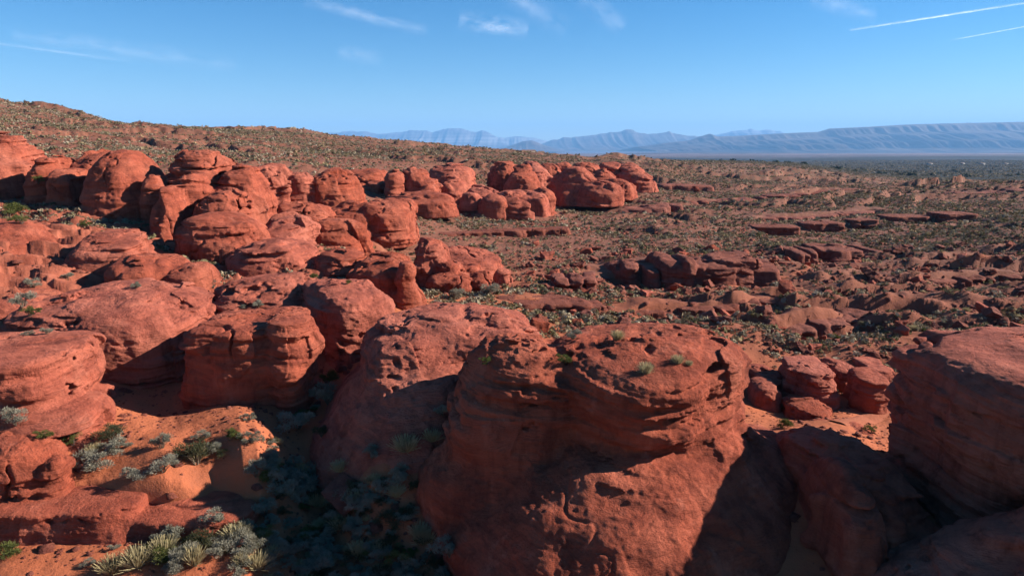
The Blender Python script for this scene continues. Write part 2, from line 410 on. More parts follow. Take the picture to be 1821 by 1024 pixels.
YR = np.array(geo(6, 70, .0062) + geo(70, 700, .0085) + geo(700, 38000, .035) + [38000.])
cA = AC[::10]; cY = np.log(YR)[::8]; cY = np.r_[cY, math.log(38000.)] if cY[-1] < math.log(38000.) else cY
SG = tps(np.stack(np.meshgrid(cA*1.6, cY, indexing='xy'), -1).reshape(-1, 2)).reshape(len(cY), len(cA))
def lin2(G_, ax0, ax1, q0, q1):
    i = np.clip(np.searchsorted(ax0, q0)-1, 0, len(ax0)-2); j = np.clip(np.searchsorted(ax1, q1)-1, 0, len(ax1)-2)
    t = (q0-ax0[i])/(ax0[i+1]-ax0[i]); s_ = (q1-ax1[j])/(ax1[j+1]-ax1[j])
    return (G_[i, j]*(1-t)+G_[i+1, j]*t)*(1-s_) + (G_[i, j+1]*(1-t)+G_[i+1, j+1]*t)*s_
AA, YY = np.meshgrid(AC, YR)
S0 = lin2(SG, cY, cA, np.log(YY).ravel(), AA.ravel()).reshape(AA.shape)
XX = (AA*YY).astype(F32); YF = YY.astype(F32); Z0 = (H - S0*YY).astype(F32)
zz = np.zeros_like(XX)
nearf = np.clip(YF/60, .35, 1)
dz = .35*fbm(XX, YF, zz, 9, 3, 71)*nearf + .1*fbm(XX, YF, zz, 1.6, 3, 75)
# low scarps where harder beds crop out
wX = XX + 3*vn(XX/9, YF/9, zz, 3); wY = YF + 3*vn(XX/9, YF/9, zz, 4)
eastm = sst(2, 22, XX - .1*(YF-60)); hill = sst(0, 10, -XX + .12*YF)*sst(100, 150, YF)
scm = np.maximum(eastm*sst(46, 60, YF), hill)*(1-sst(500, 700, YF))
n1 = vn(wX/38, wY/16, zz, 81) + .35*vn(wX/7, wY/5, zz, 82)
def terrace(x, y):                    # phase and height of the ledges that step up away from the camera
    o = x*0
    p = np.log(y)*9 + 1.5*vn(x/45, y/45, o, 101) + .35*vn(x/9, y/9, o, 102) + .12*vn(x/2.5, y/2.5, o, 103)
    a = np.clip(.42 + 1.2*vn(x/38, y/28, o, 104), 0, 1.25)
    return p-np.floor(p), a
tf, ta = terrace(XX, YF)
dz += (eastm*sst(46, 60, YF)*.021 + hill*.012)*np.minimum(YF, 260)*ta*(sst(0, .11, tf) - tf)*(1-sst(420, 600, YF))
wob = .5*vn(XX/2, YF/2, zz, 107)
slab = vn(np.floor(XX/1.5+wob)*F32(.731), np.floor(YF/1.1+wob+.3*XX)*F32(.617), zz, 108) + .6*vn(np.floor(XX/.7+wob)*F32(.531), np.floor(YF/.6+wob)*F32(.417), zz, 109)
dz += eastm*sst(46, 60, YF)*(1-sst(120, 200, YF))*.5*slab*ta*((tf < .35)*(1-tf/.35))
westm = sst(0, 4, -(XX+.16*YF))*sst(40, 46, YF)*(1-sst(95, 115, YF))
dz += westm*(.4*slab + .9*(sst(0, .15, (tf*2) % 1) - (tf*2) % 1))
dz += scm*(.22+.25*eastm*(1-sst(75, 110, YF)))*fbm(XX, YF, zz, 2.6, 3, 85)
dz += (2.5*fbm(XX, YF, zz, 60, 3, 91))*sst(450, 900, YF)*(1-sst(3000, 8000, YF))
dz += 8*fbm(XX, YF, zz, 700, 3, 95)*sst(1500, 4000, YF)
ZG = Z0 + dz.astype(F32)
gx = sst(-8.6, -11.4, XX + 1.2*vn(XX/2.2, YF/2.2, zz, 111))                      # the bench ends in the rock shelf's drop
wg = gx*(1-sst(27.3, 28.1, YF + .5*vn(XX/1.6, YF/1.6, zz, 112)))*sst(23, 24.5, YF)
ZG += (np.float32(-2.1)+.5*dz.astype(F32)-ZG)*wg.astype(F32)
for pts, dep in LEDGE_LINES:          # the ground behind a ledge lies level with its top
    P = np.array([(float(side(p[0], p[1]))*p[3], p[3], H-float(slope(p[1]))*p[3]) for p in pts])
    m = (XX > P[0, 0]) & (XX < P[-1, 0]) & (YF > P[:, 1].min()-3.2*dep-4) & (YF < P[:, 1].max()+40)
    if not m.any(): continue
    yl = np.interp(XX[m], P[:, 0], P[:, 1]); zl = np.interp(XX[m], P[:, 0], P[:, 2]) - .16*dep; q = YF[m]-yl
    ends = sst(0, 2.5, XX[m]-P[0, 0])*sst(0, 2.5, P[-1, 0]-XX[m])
    wgt = sst(.6*dep, 1.0*dep, q)*(1-sst(2*dep, 2*dep+14, q))*ends
    ZG[m] += np.maximum(zl-.4-ZG[m], 0)*wgt
    zf = np.interp(XX[m], P[:, 0], np.array([H-float(slope(p[2]))*p[3] for p in pts])) - .15      # and lies at its foot in front
    wf = sst(-3.2*dep-3, -.6*dep, q)*(1-sst(.25*dep, .7*dep, q))*ends
    ZG[m] += np.maximum(np.minimum(zf-ZG[m], 0), -1.5)*wf*.85
nr, nc = XX.shape
ii = np.arange((nr-1)*(nc-1)); r_, c_ = ii//(nc-1), ii % (nc-1); b_ = r_*nc+c_
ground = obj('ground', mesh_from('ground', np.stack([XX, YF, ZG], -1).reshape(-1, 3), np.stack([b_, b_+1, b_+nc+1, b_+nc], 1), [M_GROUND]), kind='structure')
def gz(x, y):
    y = np.asarray(y, float); x = np.asarray(x, float)
    return lin2(ZG, YR, AC, y.ravel(), (x/y).ravel()).reshape(y.shape)

# ------------------------------------------------------------------ the rocks
ROCKS = []
def rock(name, label, cat, prims, group=None, **kw):
    kw.update(name=name, label=label, cat=cat, prims=prims, group=group); kw.setdefault('seed', len(ROCKS)*3+1)
    if kw.get('sh', 3) and not kw.get('dark'): kw['prims'] = shoulders(prims, kw.get('sh', 3), kw['seed'])
    kw.setdefault('k', .25*kw.get('S', 1)); ROCKS.append(kw)
def shoulders(prims, n, seed):
    g = random.Random(seed); out = list(prims)
    for p in prims:
        rx, ry = p['r'][0], p['r'][1]; h = p['zt']-p['zb']
        if min(rx, ry) < .9: continue
        for i in range(n):
            a = g.uniform(0, 6.28) if i % 2 else g.uniform(math.pi, 2*math.pi); f = g.uniform(.5, .72); q = g.uniform(.3, .5)
            zt = p['zb'] + h*g.uniform(.35, .82); zc = p['zb'] + (zt-p['zb'])*.5
            out.append(dict(c=(p['c'][0]+rx*f*math.cos(a), p['c'][1]+ry*f*math.sin(a), zc), r=(rx*q*g.uniform(.7, 1.2), ry*q, zt-zc), eh=g.uniform(2.2, 3.5), ev=g.uniform(2.2, 3.6),
                            rot=g.uniform(0, 3), zb=p['zb'], zt=zt, fl=.15))
    return out
def hole(u, v, Y, a, b, c): return (at(u, v, Y), (a, b, c))

# --- foreground
rock('sandstone_butte', 'huge shaded red sandstone butte at the right edge with a sunlit sloping top', 'rock formation',
     [blk(1592, 2200, 584, 950, 28, 5.0, 3.0, 3.6, .7, 8, 0), blk(1490, 2400, 905, 1300, 21.5, 5, 2.2, 1.4, 0), blk(1960, 2700, 690, 1100, 20.5, 4.5)], vox=.052, k=.3, taf=.6, strata=1.1, crack=1.8, blocks=2.4, part=1.4, sh=0)  # last mass stands unseen off frame, added to shade the lower skirt
rock('sandstone_dome', 'large pitted sandstone dome in the centre foreground on a broad smooth skirt', 'rock formation',
     [blk(950, 1334, 575, 812, 31.2, 4.5, 2.7, 3.0, .5, 38, -.1), blk(802, 1050, 592, 880, 30.8, 3.8, 2.6, 2.4, .3, 0, .16), blk(752, 1010, 735, 905, 29.6, 3.7, 2.2, 1.35, 0), blk(772, 1530, 712, 1020, 29.6, 7.0, 2.3, 1.4, 0, 32)],
     vox=.053, k=.45, sh=0, sm=.9, taf=.9, part=.9, strata=.9, blocks=1.2, holes=[hole(1150, 690, 27.5, 1.0, .9, .42), hole(1262, 652, 28.6, .8, .8, .22)])
rock('sandstone_fin', 'shadowed sandstone fin in the cleft between the pitted dome and the right butte', 'rock formation',
     [blk(1366, 1640, 770, 1040, 28.0, 4.2, 3.2, 2.4, .25, 18), blk(1420, 1560, 800, 1040, 25.5, 3.0, 2.6, 2.0, .1)], vox=.05, taf=.4)
rock('sandstone_butte', 'sandstone butte with a layered cap and a smooth dark apron left of the pitted dome', 'rock formation',
     [blk(690, 960, 540, 690, 39.5, 4.6, 2.4, 2.6, .4, 0, -.05), blk(648, 800, 566, 690, 37.5, 3.6, 2.4, 2.5, .4), blk(552, 930, 596, 838, 36.5, 7.3, 2.2, 1.35, .0)],
     vox=.058, k=.3, sh=0, sm=2.2, holes=[hole(870, 556, 37.2, 1.0, 1.2, .4), hole(850, 586, 36, .6, .9, .26)])
# --- left wall
rock('sandstone_whaleback', 'long rounded sandstone whaleback with a dark hole and a deep slot above its shaded wall', 'rock formation',
     [blk(8, 412, 503, 738, 43.5, 6.2, 3.2, 2.8, .5)], vox=.065, sh=0, strata=.8, holes=[hole(338, 549, 40.5, .4, .9, .24), hole(230, 536, 39.3, 2.4, .9, .17), hole(247, 557, 38.4, .35, .6, .2)])
rock('sandstone_block', 'square shaded sandstone block with a sunlit rounded buttress on its right corner', 'rock formation',
     [blk(322, 546, 546, 742, 38.8, 3.3, 5, 7, .7, -4), blk(484, 556, 558, 736, 37.0, 1.6, 2.6, 4.5, .7)], vox=.055, k=.45, taf=.5, part=.7, sh=0, blocks=1.6, crack=1.6)
rock('sandstone_whaleback', 'low sandstone whaleback behind the square block with small dark holes on top', 'rock formation',
     [blk(362, 610, 487, 630, 49, 4.6, 2.5, 2.6, .4)], vox=.075, holes=[hole(405, 519, 46, .6, .8, .25), hole(445, 516, 46, .5, .8, .22)])
rock('sandstone_dome', 'sunlit sandstone dome with a dark horizontal parting above a sandy floor and green shrubs', 'rock formation',
     [blk(540, 700, 495, 668, 46.3, 3.9, 3, 3.2, .5, 35)], vox=.065, sh=0, part=1.4, holes=[hole(642, 511, 44.3, .5, .8, .2), hole(583, 517, 43.7, .4, .7, .2)])
rock('sandstone_block', 'flat topped sandstone block with a ragged overhanging end at the left edge', 'rock formation',
     [blk(-260, 203, 586, 745, 33, 3.4, 5, 7, .6), blk(-260, 186, 696, 770, 31.4, 2.4, 3.5, 4, .5)], vox=.055, strata=1.3, k=.25, sh=0, blocks=2.2, crack=1.6)
rock('sandstone_boulder', 'low layered sandstone boulder on the sand at the left edge', 'boulder',
     [blk(-80, 122, 757, 850, 28.6, 1.8, 2.4, 2.2, .2), blk(90, 128, 805, 850, 27.8, .7)], vox=.045, strata=1.5, S=.8)
rock('rock_shelf', 'low rock shelf with a shaded drop at the bottom left corner', 'rock ledge',
     [blk(-120, 300, 856, 965, 27.4, 1.9, 4, 5, .6), blk(180, 470, 868, 965, 27.7, 1.8, 3, 4, .5)], vox=.045, strata=1.2, S=.7, k=.3, sh=0)
rock('sandstone_shelf', 'broad pale rock shelf above the flat topped block at the left edge', 'rock ledge',
     [blk(-160, 195, 489, 590, 51, 6, 3, 2.6, .3), blk(-140, 120, 522, 600, 45, 3.5, 2.6, 2.4, .3)], vox=.08)
rock('rock_slope', 'bare tilted sandstone slope pitted with small holes near the left edge', 'rock formation',
     [blk(-200, 152, 396, 512, 60, 7, 2.2, 1.7, .1)], vox=.1, strata=1.3)
rock('sandstone_cone', 'layered conical sandstone knob below the dark gap between the left domes', 'rock formation',
     [blk(126, 276, 413, 508, 57.5, 4.6, 2.2, 1.9, .15)], vox=.09, strata=1.5)
rock('layered_outcrop', 'low outcrop of thin sandstone layers between the conical knob and the whaleback', 'rock formation',
     [blk(195, 330, 455, 515, 53, 3.4, 2.6, 2.2, .3), blk(300, 380, 470, 515, 52.5, 2.6)], vox=.08, strata=1.6)
# --- upper left
rock('sandstone_stack', 'stacked sandstone dome with a small knob on top at the upper left edge', 'rock formation',
     [blk(-90, 76, 275, 365, 86, 7, 2.4, 2.1, .12), blk(-50, 62, 243, 300, 89, 5, 2.4, 2.1, .12)], blocks=1.7, vox=.13, strata=1.5)
rock('sandstone_outcrop', 'overhanging sandstone outcrop beside the stacked dome with deep shade under it', 'rock formation',
     [blk(62, 140, 276, 368, 83, 5, 2.4, 2.1, .12), blk(100, 158, 300, 340, 81, 4, 2.5, 2.3, .2)], blocks=1.7, vox=.13)
rock('sandstone_dome', 'tall beehive sandstone dome with a slanting rib left of the castle shaped butte', 'rock formation',
     [blk(152, 298, 270, 415, 79, 6, 2.4, 2.1, .12), blk(133, 235, 268, 360, 87, 5, 2.5, 2.3, .2), blk(255, 300, 310, 400, 76.5, 2.6, 2.2, 2.4, .2)], blocks=1.7, vox=.12)
rock('sandstone_butte', 'castle shaped sandstone butte of many rounded towers rising in steps', 'rock formation',
     [blk(302, 430, 275, 405, 81, 5, 2.5, 2.3, .2), blk(390, 486, 296, 415, 79, 4.6, 2.3, 2.1, .25), blk(326, 486, 376, 484, 66, 4.8, 2.3, 2.3, .3),
      blk(348, 458, 328, 420, 72.5, 4, 2.4, 2.1, .12), blk(318, 375, 303, 400, 74.5, 2.6, 2.5, 2.3, .2), blk(270, 352, 332, 475, 71.5, 4.2, 2.3, 2.0, .05)], blocks=1.7, vox=.105, k=.8, sh=1, crack=1.5)
rock('sandstone_dome', 'blocky sandstone dome just right of and behind the castle butte', 'rock formation',
     [blk(442, 522, 297, 375, 96, 5, 3, 3.4, .5), blk(505, 563, 308, 378, 98, 4, 2.3, 2, .3)], blocks=1.7, vox=.15)
rock('sandstone_ledge', 'gently sloping bare rock below the blocky dome with shrubs in its hollows', 'rock formation',
     [blk(474, 595, 359, 412, 84, 5, 2.4, 2, .2)], blocks=1.7, vox=.13)
rock('sandstone_dome', 'dark faced round sandstone dome above the broad cracked dome', 'rock formation',
     [blk(546, 652, 301, 388, 102, 6, 2.4, 2.1, .12)], blocks=1.7, vox=.16)
rock('sandstone_dome', 'broad cracked sandstone dome with upright joints on its right face above the scrub flat', 'rock formation',
     [blk(574, 690, 361, 425, 93, 5.5, 2.4, 2.1, .12), blk(630, 741, 355, 426, 94.5, 5.5, 2.7, 3, .45)], blocks=1.7, vox=.14, part=1.5, crack=1.5)
rock('sandstone_dome', 'small rounded sandstone shoulder behind the smooth low dome', 'rock formation',
     [blk(450, 566, 389, 455, 70, 4.5, 2.4, 2.1, .12)], blocks=1.7, vox=.11)
rock('sandstone_dome', 'smooth low sandstone dome at the foot of the castle butte', 'rock formation',
     [blk(403, 569, 427, 495, 62, 4.4, 2.4, 2.1, .12)], blocks=1.7, vox=.1, taf=.8)
rock('sandstone_dome', 'layered sandstone dome in front of the broad cracked dome', 'rock formation',
     [blk(545, 661, 395, 475, 75, 4.4, 2.4, 2.1, .12)], blocks=1.7, vox=.11, strata=1.3)
rock('sandstone_dome', 'low sandstone hump beside the block with a knobbly pillar', 'rock formation',
     [blk(553, 665, 444, 505, 61, 3.4, 2.4, 2.1, .12)], blocks=1.7, vox=.1)
rock('sandstone_block', 'shaded sandstone block with a knobbly head like pillar on its right corner', 'rock formation',
     [blk(618, 738, 452, 568, 57.5, 3.8, 2.7, 3, .5), blk(708, 744, 458, 535, 54.3, 1.2, 2.4, 3.5, .6), blk(692, 757, 510, 565, 54.6, 1.4, 2.4, 2.4, .3)], blocks=1.7, vox=.08, k=.25)
rock('rock_pinnacle', 'upright chunky sandstone pinnacle beyond the block with the knobbly pillar', 'rock formation',
     [blk(737, 792, 427, 500, 68, 1.7, 3, 4, .55), blk(728, 775, 462, 505, 67, 1.5, 2.6, 2.5, .3)], blocks=1.7, vox=.085, S=.8)
rock('rock_pile', 'pile of flat rounded rocks at the foot of the chunky pinnacle', 'rock pile',
     [blk(760, 838, 483, 515, 65.5, 2.2, 2.5, 2.5, .4), blk(772, 820, 462, 492, 67.5, 1.8, 2.8, 3, .4), blk(815, 853, 470, 492, 68.5, 1.5, 2.8, 3, .4), blk(832, 870, 485, 512, 66, 1.2)], blocks=1.7, vox=.085, S=.7, k=.15)
rock('sandstone_boulder', 'lone dark faced boulder on the red sand right of the rock pile', 'boulder',
     [blk(878, 908, 477, 496, 71, .9, 2.6, 2, .2)], blocks=1.7, vox=.08, S=.5)
rock('rock_mound', 'crumbling red rock mound sloping away behind the chunky pinnacle', 'rock formation',
     [blk(745, 890, 440, 480, 77, 6, 2.2, 1.6, .1)], blocks=1.7, vox=.12, strata=1.4, S=.8)
# --- blocks beyond the cleft
rock('sandstone_block', 'jointed sandstone block under a flat slab beyond the cleft right of the pitted dome', 'rock formation',
     [blk(1388, 1480, 655, 735, 43.5, 1.8, 3.2, 3.5, .6), blk(1386, 1490, 642, 672, 43.3, 2.2, 4, 4, .5)], vox=.065, S=.7, k=.12)
rock('sandstone_block', 'rounded sandstone block standing alone above the red path at right', 'rock formation',
     [blk(1507, 1581, 652, 738, 41.8, 1.6, 3, 3.4, .6)], vox=.06, S=.7)
rock('sandstone_block', 'narrow shaded sandstone block behind the rounded block above the path', 'rock formation',
     [blk(1466, 1512, 640, 712, 45.5, 1.6, 4, 5, .6), blk(1520, 1588, 640, 668, 46, 1.7, 3.2, 3.4, .5)], vox=.065, S=.7, k=.15)
rock('rock_ledge', 'broken sandstone ledge just beyond the right shoulder of the pitted dome', 'rock ledge',
     [blk(1325, 1392, 645, 705, 45, 2.2, 3, 3, .4), blk(1330, 1385, 672, 700, 42, 1.4, 3, 3, .4)], vox=.065, S=.7, k=.15)
rock('rock_ledge', 'low stack of thin sunlit sandstone layers below the slab topped block', 'rock ledge',
     [blk(1392, 1480, 703, 757, 39.8, 1.7, 3, 2.6, .3), blk(1440, 1545, 745, 790, 36.4, 1.8, 2.5, 2, .2)], vox=.06, S=.7, strata=1.6)
# --- the far row
far = [
 ('sandstone_wall', 'shaded sandstone wall at the left end of the far row of rocks', [blk(600, 692, 301, 350, 152, 7, 2.8, 2.8, .4), blk(640, 690, 318, 350, 143, 4)]),
 ('sandstone_pillar', 'stubby sandstone pillar standing in the far row of rocks', [blk(683, 717, 303, 350, 138, 2.6, 2.5, 3.4, .5)]),
 ('sandstone_butte', 'small flat topped butte with a sunlit stepped right side in the far row', [blk(714, 765, 302, 352, 143, 4.5, 3, 3.2, .5), blk(735, 782, 315, 355, 141, 4.5, 2.4, 2, .2)]),
 ('sandstone_dome', 'wedge shaped dome with a shaded left face at the edge of the scrub flat', [blk(697, 790, 336, 376, 128, 6.5, 2.3, 1.7, .1), blk(740, 808, 347, 374, 125, 4.5, 2.4, 2.2, .3)]),
 ('sandstone_wall', 'flat rimmed sandstone wall ending in a sunlit slope in the far row', [blk(757, 846, 296, 352, 168, 9, 3.2, 3.2, .4)]),
 ('sandstone_cone', 'low pointed layered mound below the flat rimmed wall', [blk(770, 840, 317, 362, 150, 6, 2.2, 1.7, .1)]),
 ('sandstone_fin', 'tall stepped sandstone fin with a jagged foot in the far row', [blk(866, 925, 288, 362, 175, 8, 2.4, 2.6, .4), blk(893, 962, 296, 372, 163, 7, 2.3, 2.1, .2), blk(940, 988, 332, 382, 150, 5, 2.4, 2.2, .3)]),
 ('sandstone_dome', 'flat pale topped hump behind the round boulders of the far row', [blk(816, 893, 333, 370, 150, 6.5, 2.3, 2, .2)]),
 ('sandstone_boulder', 'small round boulder left of the beehive rock at the edge of the scrub flat', [blk(818, 858, 345, 366, 139, 2.6)]),
 ('sandstone_boulder', 'beehive shaped rock beside the long loaf shaped rock on the scrub flat', [blk(853, 902, 348, 382, 137, 3.4, 2.4, 2.8, .4)]),
 ('sandstone_dome', 'long loaf shaped sandstone rock in front of the stepped fin', [blk(884, 975, 340, 384, 140, 5, 2.8, 3, .4)]),
 ('sandstone_fin', 'ribbed sandstone fin behind the stepped fin in the far row', [blk(915, 975, 290, 335, 192, 9, 2.3, 2.1, .2)]),
 ('sandstone_fin', 'pyramid shaped sandstone fin trailing off to the right in the far row', [blk(973, 1075, 298, 358, 172, 7, 2.2, 1.7, .1), blk(1020, 1108, 322, 360, 168, 5.5, 2.6, 2.4, .3)]),
 ('sandstone_dome', 'rounded dome just behind the pyramid shaped fin', [blk(1008, 1070, 289, 330, 205, 8, 2.3, 2.4, .3)]),
 ('sandstone_fin', 'sloping fin between the pyramid shaped fin and the dark end fin', [blk(1040, 1100, 300, 342, 194, 7, 2.3, 1.8, .1), blk(1065, 1127, 318, 350, 188, 5, 2.4, 2.2, .2)]),
 ('sandstone_dome', 'dark rounded dome behind the sloping fin of the far row', [blk(1055, 1112, 289, 330, 216, 8, 2.3, 2.1, .2)]),
 ('sandstone_fin', 'dark end fin at the right end of the far row of rocks', [blk(1090, 1148, 291, 335, 214, 8, 2.3, 1.9, .1), blk(1115, 1167, 310, 334, 208, 5, 2.3, 1.8, .1)]),
 ('sandstone_dome', 'cluster of small humps on the rim behind the pyramid shaped fin', [blk(955, 1000, 289, 322, 215, 7), blk(985, 1020, 288, 318, 228, 7)]),
]
for i, (n_, l_, p_) in enumerate(far):
    rock(n_, l_, 'rock formation', p_, S=1.5, k=.6, vox=.24, taf=.7, strata=.9, group='far row of rounded rocks')

# --- ledges of the eastern slope
def ledge(pts, n, dep, seed, eh=5, jit=.35):
    rg = random.Random(seed); P = np.array(pts, float); out = []
    t = np.linspace(0, len(P)-1, n+1)
    def ip(q, c): return float(np.interp(q, range(len(P)), P[:, c]))
    for i in range(n):
        a, b = ip(t[i], 0), ip(t[i+1], 0); m = .5*(t[i]+t[i+1]); Y = ip(m, 3)
        w_ = (b-a)*rg.uniform(1.2, 3.0); c_ = .5*(a+b) + rg.uniform(-.2, .2)*(b-a)
        hgt = ip(m, 2)-ip(m, 1)
        if n <= 3:      # a long unbroken cliff
            out.append(blk(a-.08*(b-a), b+.04*(b-a), ip(m, 1)-3, ip(m, 2)+2, Y+dep, dep, 6, 8, .8, rg.uniform(-3, 3))); continue
        out.append(blk(c_-.5*w_, c_+.5*w_, ip(m, 1)-.22*hgt+hgt*rg.uniform(-.06, .2), ip(m, 2), Y + dep*(1.0+rg.uniform(-jit, jit)*.8), dep*rg.uniform(.9, 1.5), eh*rg.uniform(.5, 1.1), rg.uniform(2.6, 6), .5, rg.uniform(-9, 9)))
    return out
for i, (l_, pts, n, dep) in enumerate(LED):
    Yn = min(p[3] for p in pts); S_ = .55 if Yn < 120 else .9
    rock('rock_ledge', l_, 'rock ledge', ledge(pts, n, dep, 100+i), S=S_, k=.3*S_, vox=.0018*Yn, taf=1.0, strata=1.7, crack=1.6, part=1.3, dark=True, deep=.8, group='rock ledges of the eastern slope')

with ThreadPoolExecutor(4) as ex:
    GEO = list(ex.map(rock_geo, ROCKS))
nv = 0
for s_, (V, Q) in zip(ROCKS, GEO):
    base = np.array([s_['prims'][0]['c'][0], s_['prims'][0]['c'][1], s_['prims'][0]['zb']])
    nv += len(V)
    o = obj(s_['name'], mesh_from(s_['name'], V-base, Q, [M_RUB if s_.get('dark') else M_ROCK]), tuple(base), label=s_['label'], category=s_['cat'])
    if s_['group']: o['group'] = s_['group']
print('rock verts', nv, 'ground verts', nr*nc)
# ------------------------------------------------------------------ far mountains
def mountain_material(name, a, b, cap, z0, z1):
    m, t = mat(name); N = NT(t)
    pos = N.n('ShaderNodeNewGeometry').outputs['Position']
    sx = N.n('ShaderNodeSeparateXYZ'); N.l(pos, sx.inputs[0])
    n1 = N.noise(N.vmul(pos, (.0012, .0012, .006)), 1.0, 6, .65)
    n2 = N.noise(N.vmul(pos, (.006, .002, .0008)), 1.0, 5, .7)
    col = N.mix(N.rng(n1, .38, .62), a, b)
    col = N.mix(N.math('MULTIPLY', N.rng(N.noise(N.vmul(pos, (.00015, .00015, .012)), 1.0, 4, .6), .5, .62), .45), col, cap)
    f = N.math('MULTIPLY', N.rng(sx.outputs[2], z0, z1), N.rng(n2, .45, .6))
    col = N.mix(f, col, cap)
    N.out(col, .95, .05); return m
def mountain(label, pts, Y, dep, zb, style, material, seed, rug=.25):
    pts = np.array(pts, float)
    U = np.arange(pts[0, 0], pts[-1, 0]+1, 1.6)
    vt = np.interp(U, pts[:, 0], pts[:, 1])
    a = side(U, vt); x = a*Y; zz_ = np.zeros_like(x)
    j = (.8 if style == 'ridge' else .12)*fbm(x/Y*60, zz_, zz_, .6, 4, seed)*rug*4
    zt = H - slope(vt+j)*Y
    T = np.linspace(0, 1, 34)
    if style == 'mesa': prof = np.interp(T, [0, .3, .36, .5, .58, .8, .86, 1], [0, .16, .36, .46, .6, .72, .94, 1])
    else: prof = np.interp(T, [0, .4, .7, 1], [0, .22, .55, 1])
    rows = []; L = dep
    for i, t in enumerate(T):
        g = (np.abs(vn(x/(L*.15), zz_+t*.9, zz_, seed+7)) + .6*np.abs(vn(x/(L*.055), zz_+t*1.6, zz_, seed+8)) + .4*np.abs(vn(x/(L*.022), zz_+t*2, zz_, seed+9)))*(.55+.9*np.abs(vn(x/(L*.7), zz_+t, zz_, seed+10)))
        tt = np.clip(t - rug*g*(4*t*(1-t))*.9, 0, 1)
        p = np.interp(tt, T, prof)
        y = Y - L*(1-t) - 0*x
        z = zb + (zt-zb)*p
        rows.append(np.stack([a*y if False else x, y, z], 1))
    for q in (.6, 0.):                       # the far side
        rows.append(np.stack([x, np.full_like(x, Y+L*(1-q)*.8), zb+(zt-zb)*q], 1))
    V = np.concatenate(rows); n = len(x); m = len(rows)
    k = np.arange((m-1)*(n-1)); b = (k//(n-1))*n + k % (n-1)
    return obj('mountain_range', mesh_from('mountain_range', V, np.stack([b, b+1, b+n+1, b+n], 1), [material]), label=label, category='mountains', kind='structure')
MM1 = mountain_material('far_range', (.07, .055, .05), (.15, .11, .10), (.5, .5, .5), 500, 1100)
MM2 = mountain_material('mid_range', (.06, .045, .04), (.13, .085, .07), (.22, .17, .14), 150, 600)
mountain('jagged snow dusted range on the horizon left of centre',
         [(420, 238), (470, 234), (560, 238), (600, 236), (615, 234), (655, 235), (672, 238), (700, 236), (715, 235), (730, 231), (758, 232), (770, 235), (780, 232), (800, 229), (812, 227), (828, 230), (838, 234), (850, 235), (856, 232), (870, 236), (885, 245), (900, 245), (925, 243), (950, 246), (975, 252), (1010, 262)],
         31000, 6500, -95, 'ridge', MM1, 3, .5)
mountain('far pale snowy summit above the long mesa', [(1240, 246), (1290, 236), (1318, 232), (1335, 230), (1350, 232), (1362, 229), (1375, 233), (1420, 240), (1500, 246)], 34000, 6000, -95, 'ridge', MM1, 9, .5)
mountain('table topped ridge with a small round knob in the middle of the horizon',
         [(930, 262), (965, 256), (985, 248), (1020, 244), (1062, 240), (1085, 235), (1105, 233), (1112, 231), (1126, 231), (1132, 235), (1150, 237), (1178, 238), (1186, 235), (1190, 233), (1196, 237), (1225, 241), (1270, 244), (1330, 250)],
         25000, 5500, -95, 'ridge', MM2, 15, .5)
mountain('small dark hill in front of the pale range', [(880, 266), (905, 260), (930, 252), (945, 250), (962, 256), (985, 264), (1000, 268)], 19000, 2200, -95, 'ridge', MM2, 19, .3)
mountain('long flat topped mesa with two tiers of cliffs across the right horizon',
         [(1130, 262), (1180, 255), (1225, 250), (1255, 240), (1262, 238), (1275, 243), (1310, 242), (1350, 240), (1400, 237), (1455, 235), (1475, 229), (1540, 226), (1620, 221.5), (1720, 219), (1821, 217), (2000, 216), (2300, 216)],
         17000, 4200, -95, 'mesa', MM2, 23, .3)
mountain('low dark benches at the foot of the long mesa', [(1000, 277), (1080, 274), (1180, 272), (1260, 272.5), (1400, 272), (1500, 274), (1560, 277), (1640, 275), (1760, 272), (1900, 270), (2200, 270)], 10500, 2000, -92, 'mesa', MM2, 29, .5)

